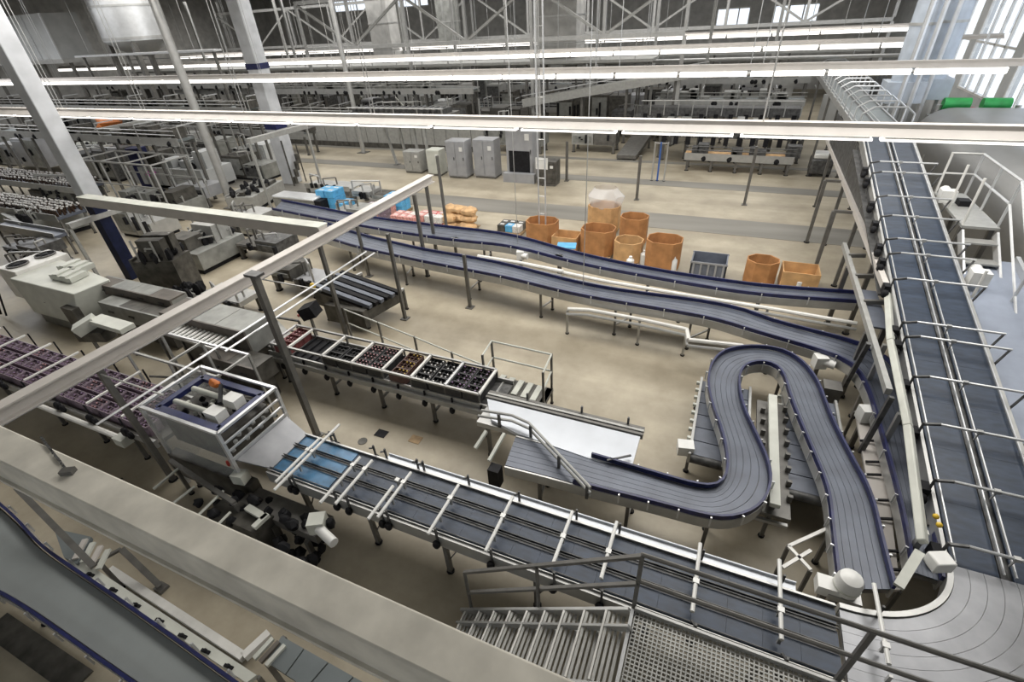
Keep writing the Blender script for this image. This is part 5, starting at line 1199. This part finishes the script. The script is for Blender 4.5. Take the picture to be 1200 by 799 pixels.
# floor tray with white edge and machine strip beside it
lt = thing('conveyor_deck', 'grey and beige deck strip with clips beside the lower left conveyor', 'platform', tuple(at(200, 720, .6)))
A = [at(62, 618, 1.0), at(106, 628, 1.0), at(90, 660, 1.0), at(74, 652, 1.0)]
G().prism([(p.x, p.y) for p in A], .9, .98).build('deck', 'mat_slate', lt)
A = [at(78, 658, .95), at(95, 655, .95), at(300, 790, .95), at(288, 799, .95)]
G().prism([(p.x, p.y) for p in A], .85, .93).build('ledge', 'cream', lt)
for k in range(7):
    p = at(105 + 27 * k, 672 + 18 * k, .97); g = G(); g.cbox((p.x, p.y, .93), .14, .04, .03, .1); g.blob((p.x, p.y, .97), .035, .03, .03, 6, 4); g.build('clip', 'black', lt)
for p in A: leg(lt, p.x, p.y, .86, .05)
A = [at(100, 630, .9), at(128, 645, .9), at(118, 655, .9), at(92, 640, .9)]
for k in range(4):
    a, b = at(100 + 9 * k, 632 + 4 * k, 1.0), at(88 + 9 * k, 655 + 4 * k, 1.0); G().bar(a, b, .08, .04).build('slat', 'cream' if k % 2 else 'tray_grey', lt)
wl = thing('floor_kerb', 'white painted L shaped kerb on the floor below the foreground beam', 'kerb', tuple(at(230, 745, 0)))
a, b, c = at(130, 668, .1), at(286, 770, .1), at(316, 742, .1)
G().bar(a, b, .12, .12).build('kerb_bar', 'white_paint', wl); G().bar(b, c, .12, .12).build('kerb_bar', 'white_paint', wl)
fw = thing('leaning_bars', 'two grey steel props leaning from the floor behind the lower left conveyor', 'frame', tuple(at(160, 670, 0)))
a, t, b = at(115, 658, .8), at(142, 643, .8), at(187, 686, 0.1)
G().bar(a, t, .05).build('bar', 'steel_dark', fw); G().bar(t, b, .09).build('bar', 'steel_dark', fw); G().box(b.x - .1, b.y - .08, 0, b.x + .1, b.y + .08, .06).build('foot_plate', 'steel_dark', fw)
G().bar(at(20, 572, 1.8), at(110, 664, 1.15), .09, .05).build('flat_bar', 'steel_dark', fw); leg(fw, a.x, a.y, .8, .06)
cl2 = thing('plate_conveyor', 'slate grey plate conveyor emerging below the foreground beam at the bottom', 'conveyor', tuple(at(360, 790, .8)))
A = [at(312, 775, .9), at(330, 745, .9), at(480, 830, .9), at(440, 860, .9)]
for k in range(5):
    q0, q1 = A[0].lerp(A[3], k / 5), A[1].lerp(A[2], k / 5); q2, q3 = A[1].lerp(A[2], (k + .95) / 5), A[0].lerp(A[3], (k + .95) / 5)
    G().prism([(p.x, p.y) for p in (q0, q1, q2, q3)], .84, .9).build('plate', 'mat_slate', cl2)
for k in range(3): a, b = at(298 + 7 * k, 772 + 4 * k, .92), at(320 + 7 * k, 748 + 4 * k, .92); G().bar(a, b, .06, .05).build('roller', 'cream' if k != 1 else 'hood_brown', cl2)
for p in A: leg(cl2, p.x, p.y, .84, .06)
g_ = G(); a, b = at(-5, 730, .02), at(95, 800, .02); g_.bar((a.x, a.y, .02), (b.x, b.y, .02), .35, .04); dk = g_.build('drain_channel', 'machine_dark'); dk['label'] = 'dark drain channel in the floor at the lower left corner'; dk['category'] = 'drain'
# ------------------------------------------------------------------ more of the plant: tall posts, conveyor heads, distant blocks
for (x, y, h, lab) in ((-10.5, 16.6, 3.6, 'slim dark post at the far end of the grey gantry beam'), (-8.8, 10.7, 2.9, 'slim dark post beside the black conveyor head'), (-11.9, 12.9, 2.0, 'short dark post between the long conveyors and the gantry'), (-7.1, 12.0, 1.9, 'short dark post in front of the nearer long conveyor')):
    post(x, y, h, lab, False, .09)
ph = thing('track_conveyor', 'black multi track conveyor head with yellow sensor behind the thin railing', 'conveyor', (-10, 10.6, 0))
for k in range(6):
    y = 9.85 + .2 * k; G().bar((-11.4 + .05 * k, y, 1.25), (-9.3 + .07 * k, y, .85), .15, .12).build('track', 'black' if k % 2 else 'plastic_grey', ph)
G().add([(-11.4, 9.75, 1.1), (-11.1, 11.0, 1.1), (-9.1, 11.0, .72), (-9.4, 9.75, .72), (-11.4, 9.75, .6), (-11.1, 11.0, .6), (-9.1, 11.0, .4), (-9.4, 9.75, .4)], [(3, 2, 1, 0), (4, 5, 6, 7), (0, 1, 5, 4), (1, 2, 6, 5), (2, 3, 7, 6), (3, 0, 4, 7)]).build('housing', 'machine_dark', ph)
for x, z in ((-11.2, 1.15), (-9.6, .82)):
    G().bar((x, 9.8, z - .08), (x + .5, 11.3, z - .08), .08).build('cross_member', 'steel', ph)
    for q in (0, 1): leg(ph, x + .5 * q, 9.85 + 1.4 * q, z - .1, .07)
g = G(); g.blob((-11.3, 9.7, 1.3), .09, .09, .12); g.build('sensor', 'yellow', ph, 'yellow sensor'); G().box(-10.9, 9.55, .2, -9.4, 9.75, .8).build('control_box', 'machine_dark', ph)

def block(x, y, w, d, h, label, m, seed, legs_=False):
    for dy in (0, .4, -.4, .8, -.8, 1.2, -1.2, None):
        if dy is None: return None
        q = (x - w / 2, x + w / 2, y + dy - d / 2, y + dy + d / 2)
        if not any(q[0] < o[1] and q[1] > o[0] and q[2] < o[3] and q[3] > o[2] for o in OCC): break
    y += dy; OCC.append(q)
    rnd = random.Random(seed); r = thing('process_machine', label, 'machine', (x, y, 0)); n = max(2, int(w / 1.3))
    z0 = .5 if legs_ else .15
    if legs_:
        for sx in (-.45, .45):
            for sy in (-.4, .4): leg(r, x + sx * w, y + sy * d, z0, .14)
    else: G().box(x - w / 2 + .1, y - d / 2 + .1, 0, x + w / 2 - .1, y + d / 2 - .1, .15).build('plinth', 'black', r)
    for k in range(n):
        a = x - w / 2 + w * k / n; hh = h * rnd.uniform(.55, 1.0); mm = m if rnd.random() < .65 else rnd.choice(['machine_dark', 'steel', 'machine_grey', 'gunmetal'])
        bdy = G().box(a + .02, y - d / 2 + .05, z0, a + w / n - .02, y + d / 2, hh).build('cabinet_body', mm, r)
        G().box(a + .12, y - d / 2, z0 + .15, a + w / n - .12, y - d / 2 + .05, hh - .15).build('door', rnd.choice([m, 'machine_grey', 'gunmetal']), bdy)
    for k in range(3):
        u = rnd.uniform(x - w / 2, x + w / 2); v = rnd.uniform(x - w / 2, x + w / 2); zz = h + rnd.uniform(.0, .25)
        G().tube([(u, y, h * .5), (u, y, zz), (v, y - d * .3, zz), (v, y - d * .3, h * .5)], .04, 6).build('pipe', rnd.choice(['steel_dark', 'steel', 'galvanised']), r)
    g = G()
    for k in range(int(w * 1.5)): u = rnd.uniform(x - w / 2, x + w / 2); g.box(u, y - d / 2 - .12, rnd.uniform(.4, h * .7), u + .12, y - d / 2, rnd.uniform(.7, h * .8))
    g.build('fittings', 'black', r)
    return r
pal = ['machine_grey', 'machine_dark', 'gunmetal', 'steel', 'wall_white', 'steel_dark', 'cabinet_grey']
rows = [(39.6, -46, 6, 2.2, 'under the near gallery'), (44.6, -50, 6, 2.6, 'in the row between the two galleries'), (49.2, -54, 7, 3.0, 'in the row behind the long raised conveyor')]
for ri, (y, x0, w, h, where) in enumerate(rows):
    for k in range(8 if ri < 2 else 9):
        x = x0 + (w + 1.1) * k
        if x > 2.5: break
        if ri == 0 and -16 < x < 6 and False: continue
        m = pal[(k * 3 + ri * 2) % len(pal)]
        nm = {'machine_grey': 'mid grey', 'machine_dark': 'brownish black', 'gunmetal': 'charcoal', 'steel': 'steel', 'wall_white': 'pale', 'steel_dark': 'dark steel', 'cabinet_grey': 'cool grey'}[m]
        block(x, y, w - .6, 1.6, h * (1 + .25 * ((k * 7 + ri) % 3 - 1)), '%s machine block, %s from the left %s' % (nm, ORD[k], where), m, k + 20 * ri, k % 3 == 1)
# left hall: dense machines between the columns and the bottle lines
for i, (x, y, w, d, h, m, lab, lg) in enumerate([
    (-30, 14.5, 4.0, 1.6, 1.3, 'machine_grey', 'grey machine block behind the upper bottle conveyor', True), (-35.5, 15.5, 4.5, 1.6, 1.6, 'machine_dark', 'dark machine block left behind the upper bottle conveyor', True),
    (-27.5, 17.6, 3.0, 1.4, 1.2, 'cabinet_grey', 'cool grey machine block right behind the pale left column', True), (-33, 20, 5, 1.8, 1.8, 'steel', 'steel machine block in the second row of the left hall', False),
    (-40, 20.5, 5, 1.8, 2.0, 'gunmetal', 'charcoal machine block in the second row of the left hall', False), (-37, 25.5, 6, 2, 2.4, 'machine_grey', 'grey machine block in the third row of the left hall', False),
    (-45, 25, 6, 2, 2.6, 'machine_dark', 'brownish black machine block in the third row of the left hall', True), (-30.5, 25.2, 3.2, 1.6, 2.0, 'wall_white', 'pale machine block left of the banded column', False),
    (-49, 31, 6, 2, 2.8, 'steel', 'steel machine block in the back row of the left hall', False), (-41, 33.5, 6, 2, 2.4, 'gunmetal', 'charcoal machine block in the back row of the left hall', False),
    (-17.2, 13.2, 2.4, 1.2, 1.1, 'machine_dark', 'small dark machine block right of the steel machine, below the cross beam', True), (-15.5, 16.8, 1.8, 1.0, 1.2, 'machine_grey', 'small grey machine block behind the cross beam', True),
    (-20.5, 15.2, 2.6, 1.3, 1.3, 'gunmetal', 'charcoal machine block just behind the cross beam', False)]):
    block(x, y, w, d, h, lab, m, 90 + i, lg)
# dark conveyor with hanging drives left of the incline in the far hall
for i, (y, x0, x1, z, lab) in enumerate(((31.6, -4.2, 3.2, 1.5, 'dark drive bridge just behind the low far conveyor'), (35.2, -6.0, 3.2, 2.0, 'dark drive bridge behind the near dark far conveyor'))):
    r = thing('drive_bridge', lab, 'bridge', ((x0 + x1) / 2, y, 0)); G().box(x0, y - .5, z, x1, y + .5, z + .5).build('box_girder', 'gunmetal', r)
    for k in range(11): x = x0 + .3 + (x1 - x0 - .6) * k / 10; g = G(); g.box(x - .12, y - .62, z - .35, x + .12, y - .4, z + .15); g.build('drive', 'black', r); G().bar((x + .3, y - .55, z + .05), (x + .3, y - .55, z + .9), .06).build('stanchion', 'steel', r)
    for k in range(6): x = x0 + .2 + (x1 - x0 - .4) * k / 5; leg(r, x, y + .35, z, .13)
    G().cyl((x0, y - .55, z + .9), (x1, y - .55, z + .9), .04, 6).build('rail', 'steel', r)
p = at(770, 212, 0); r = thing('blue_gate', 'thin blue and grey frame gate standing on the far floor', 'frame', (p.x, p.y, 0))
for k, s in enumerate((-.3, 0, .35)): leg(r, p.x + s, p.y, 2.0, .08, 'pallet_blue' if k == 1 else 'steel')
G().bar((p.x - .3, p.y, 1.95), (p.x + .35, p.y, 1.95), .06).build('top_bar', 'steel', r)
for i, (x, y, lab) in enumerate(((746, 234, 'slim dark post standing alone left of the blue gate'), (872, 240, 'slim dark post standing alone on the far floor before the incline'), (664, 212, 'slim dark post right of the dark switch cabinet'))):
    p = at(x, y, 0); post(p.x, p.y, 2.1 if i != 1 else 2.6, lab, False, .12)
p = at(958, 205, 0); r = thing('floor_machine', 'small grey cleaning machine with pale top near the incline posts', 'machine', (p.x, p.y, 0)); G().box(p.x - .5, p.y - .5, .15, p.x + .5, p.y + .6, .9).build('tank_body', 'gunmetal', r, bevel=.08); G().box(p.x - .45, p.y - .4, .9, p.x + .45, p.y + .5, 1.15).build('top_cover', 'white_plastic', r, bevel=.06)
for sx in (-.4, .4):
    for sy in (-.35, .45): G().cyl((p.x + sx - .06, p.y + sy, .1), (p.x + sx + .06, p.y + sy, .1), .1, 10).build('wheel', 'rubber', r)
# hoses and cables on the floor by the packer
hz = thing('floor_hoses', 'bundle of dark hoses on the floor in front of the packer', 'hose', (-9.5, 2.4, .05))
for k in range(5):
    pts = [(-11 + .2 * k, 2.9 - .1 * k, .05), (-10.2 + .2 * k, 2.5, .05 + .02 * k), (-9.2 + .15 * k, 2.7 - .12 * k, .06), (-8.2 + .2 * k, 2.3 + .1 * k, .05)]
    G().tube([Vector(p) for p in smooth([Vector(p) for p in pts], 2)], .035, 5).build('hose', 'rubber', hz)
for k, (x, y) in enumerate(((447, 508), (425, 517), (487, 515))):
    p = at(x, y, 0); r = thing('floor_drain', ['square dark floor drain below the crate trays', 'round dark floor plug left of the square drain', 'rust brown floor patch plate right of the square drain'][k], 'drain', (p.x, p.y, 0))
    if k == 1: G().cyl((p.x, p.y, .001), (p.x, p.y, .012), .11, 14).build('lid', 'machine_dark', r)
    else: G().box(p.x - .14, p.y - .11, .001, p.x + .14, p.y + .11, .012).build('lid', 'black' if k == 0 else 'wood', r)
# low conveyors, frames and blocks filling the left hall
for i, (x, y, w, d, h, m, lab, lg) in enumerate([
    (-25.5, 13.6, 2.6, 1.4, 1.5, 'steel', 'steel machine block close behind the pale left column', False), (-16.8, 20.2, 2.4, 1.1, 1.0, 'steel', 'low steel block left of the lidded cart', True),
    (-23.2, 15.9, 2.2, 1.4, 1.6, 'machine_dark', 'brownish black machine block below the short far portal', True), (-28.5, 21.6, 3.4, 1.5, 1.5, 'machine_grey', 'mid grey machine block left of the round roof pole', False),
    (-24.5, 8.6, 2.2, 1.6, 1.2, 'machine_dark', 'brownish black machine block behind the cream machine fans', True), (-13.6, 11.4, 2.0, 1.1, 1.0, 'cabinet_grey', 'cool grey low block between the cross beam and the lidded packer', True),
    (-19.0, 8.9, 2.4, .9, 1.1, 'cream', 'cream low block behind the cream machine', False), (-14.8, 9.3, 1.8, .9, .9, 'steel', 'steel low block under the cross beam end', True),
    (-27.5, 9.8, 2.6, 1.2, 1.0, 'gunmetal', 'charcoal low block between the bottle lines', True), (-20.5, 21.2, 3.4, 1.2, .9, 'steel', 'low steel block left of the lidded cart lane', True)]):
    block(x, y, w, d, h, lab, m, 140 + i, lg)
for i, (x, y, w, d, z, lab) in enumerate([(-29, 16.2, 6, 2, 2.8, 'grey tube frame over the upper bottle conveyor'), (-34, 22.8, 7, 2, 3.2, 'grey tube frame in the third row of the left hall')]):
    r = thing('tube_frame', lab, 'frame', (x, y, 0))
    for sy in (-.5, .5):
        G().bar((x - w / 2, y + sy * d, z), (x + w / 2, y + sy * d, z), .07).build('top_bar', 'steel', r); G().bar((x - w / 2, y + sy * d, z * .6), (x + w / 2, y + sy * d, z * .6), .05).build('middle_bar', 'galvanised', r)
        for k in range(4): leg(r, x - w / 2 + w * k / 3, y + sy * d, z, .07, 'steel')
    for k in range(4): u = x - w / 2 + w * k / 3; G().bar((u, y - d / 2, z), (u, y + d / 2, z), .06).build('cross_bar', 'steel', r)
for i, (x, y, w, d, h, m, lab, lg) in enumerate([
    (-24.5, 34.5, 4.5, 1.5, 2.6, 'machine_dark', 'brownish black machine block first behind the boarded partition', True), (-19.2, 34.8, 4.5, 1.5, 2.9, 'gunmetal', 'charcoal machine block second behind the boarded partition', True),
    (-13.8, 32.5, 4.0, 1.4, 2.4, 'machine_grey', 'mid grey machine block behind the control cabinet pair', True), (-8.6, 33.4, 3.0, 1.3, 1.5, 'steel_dark', 'dark low block behind the switch cabinet', True),
    (-6.4, 38.0, 4.2, 1.6, 2.0, 'gunmetal', 'charcoal block behind the loading ramp', True)]):
    block(x, y, w, d, h, lab, m, 190 + i, lg)
for i, (x, y, w, d, h, m, lab, lg) in enumerate([
    (-49, 14.5, 6, 1.8, 2.2, 'machine_dark', 'brownish black machine block at the far left wall, first row', True), (-56, 15.5, 6, 1.8, 2.6, 'steel', 'steel machine block at the far left wall, first row', False),
    (-48.5, 20.5, 6, 1.8, 2.8, 'cabinet_grey', 'cool grey machine block at the far left wall, second row', True), (-56, 21.5, 7, 1.8, 3.0, 'gunmetal', 'charcoal machine block at the far left wall, second row', False),
    (-55, 28.5, 8, 2, 3.4, 'machine_grey', 'mid grey machine block at the far left wall, third row', True), (-57, 36, 8, 2, 3.8, 'machine_dark', 'brownish black machine block at the far left wall, fourth row', False),
    (-42, 13.2, 5, 1.6, 1.7, 'steel', 'steel machine block left of the dark one behind the bottle lines', True), (-36, 9.2, 4, 1.3, 1.2, 'machine_grey', 'low mid grey block between the bottle lines at the far left', True),
    (-45, 9.6, 5, 1.3, 1.5, 'gunmetal', 'low charcoal block between the bottle lines at the far left', True)]):
    block(x, y, w, d, h, lab, m, 260 + i, lg)
for i, (y, x0, x1, z, lab) in enumerate(((18.2, -62, -27, 3.4, 'dark high conveyor crossing the left hall in front'), (23.8, -62, -28, 4.0, 'dark high conveyor crossing the left hall in the middle'), (33.9, -62, -39, 4.2, 'dark high conveyor crossing the left hall behind'))):
    far_line(y, x0, x1, z, 1.0, lab, 40 + i, hoops=True, lh=3.5, rail='steel')
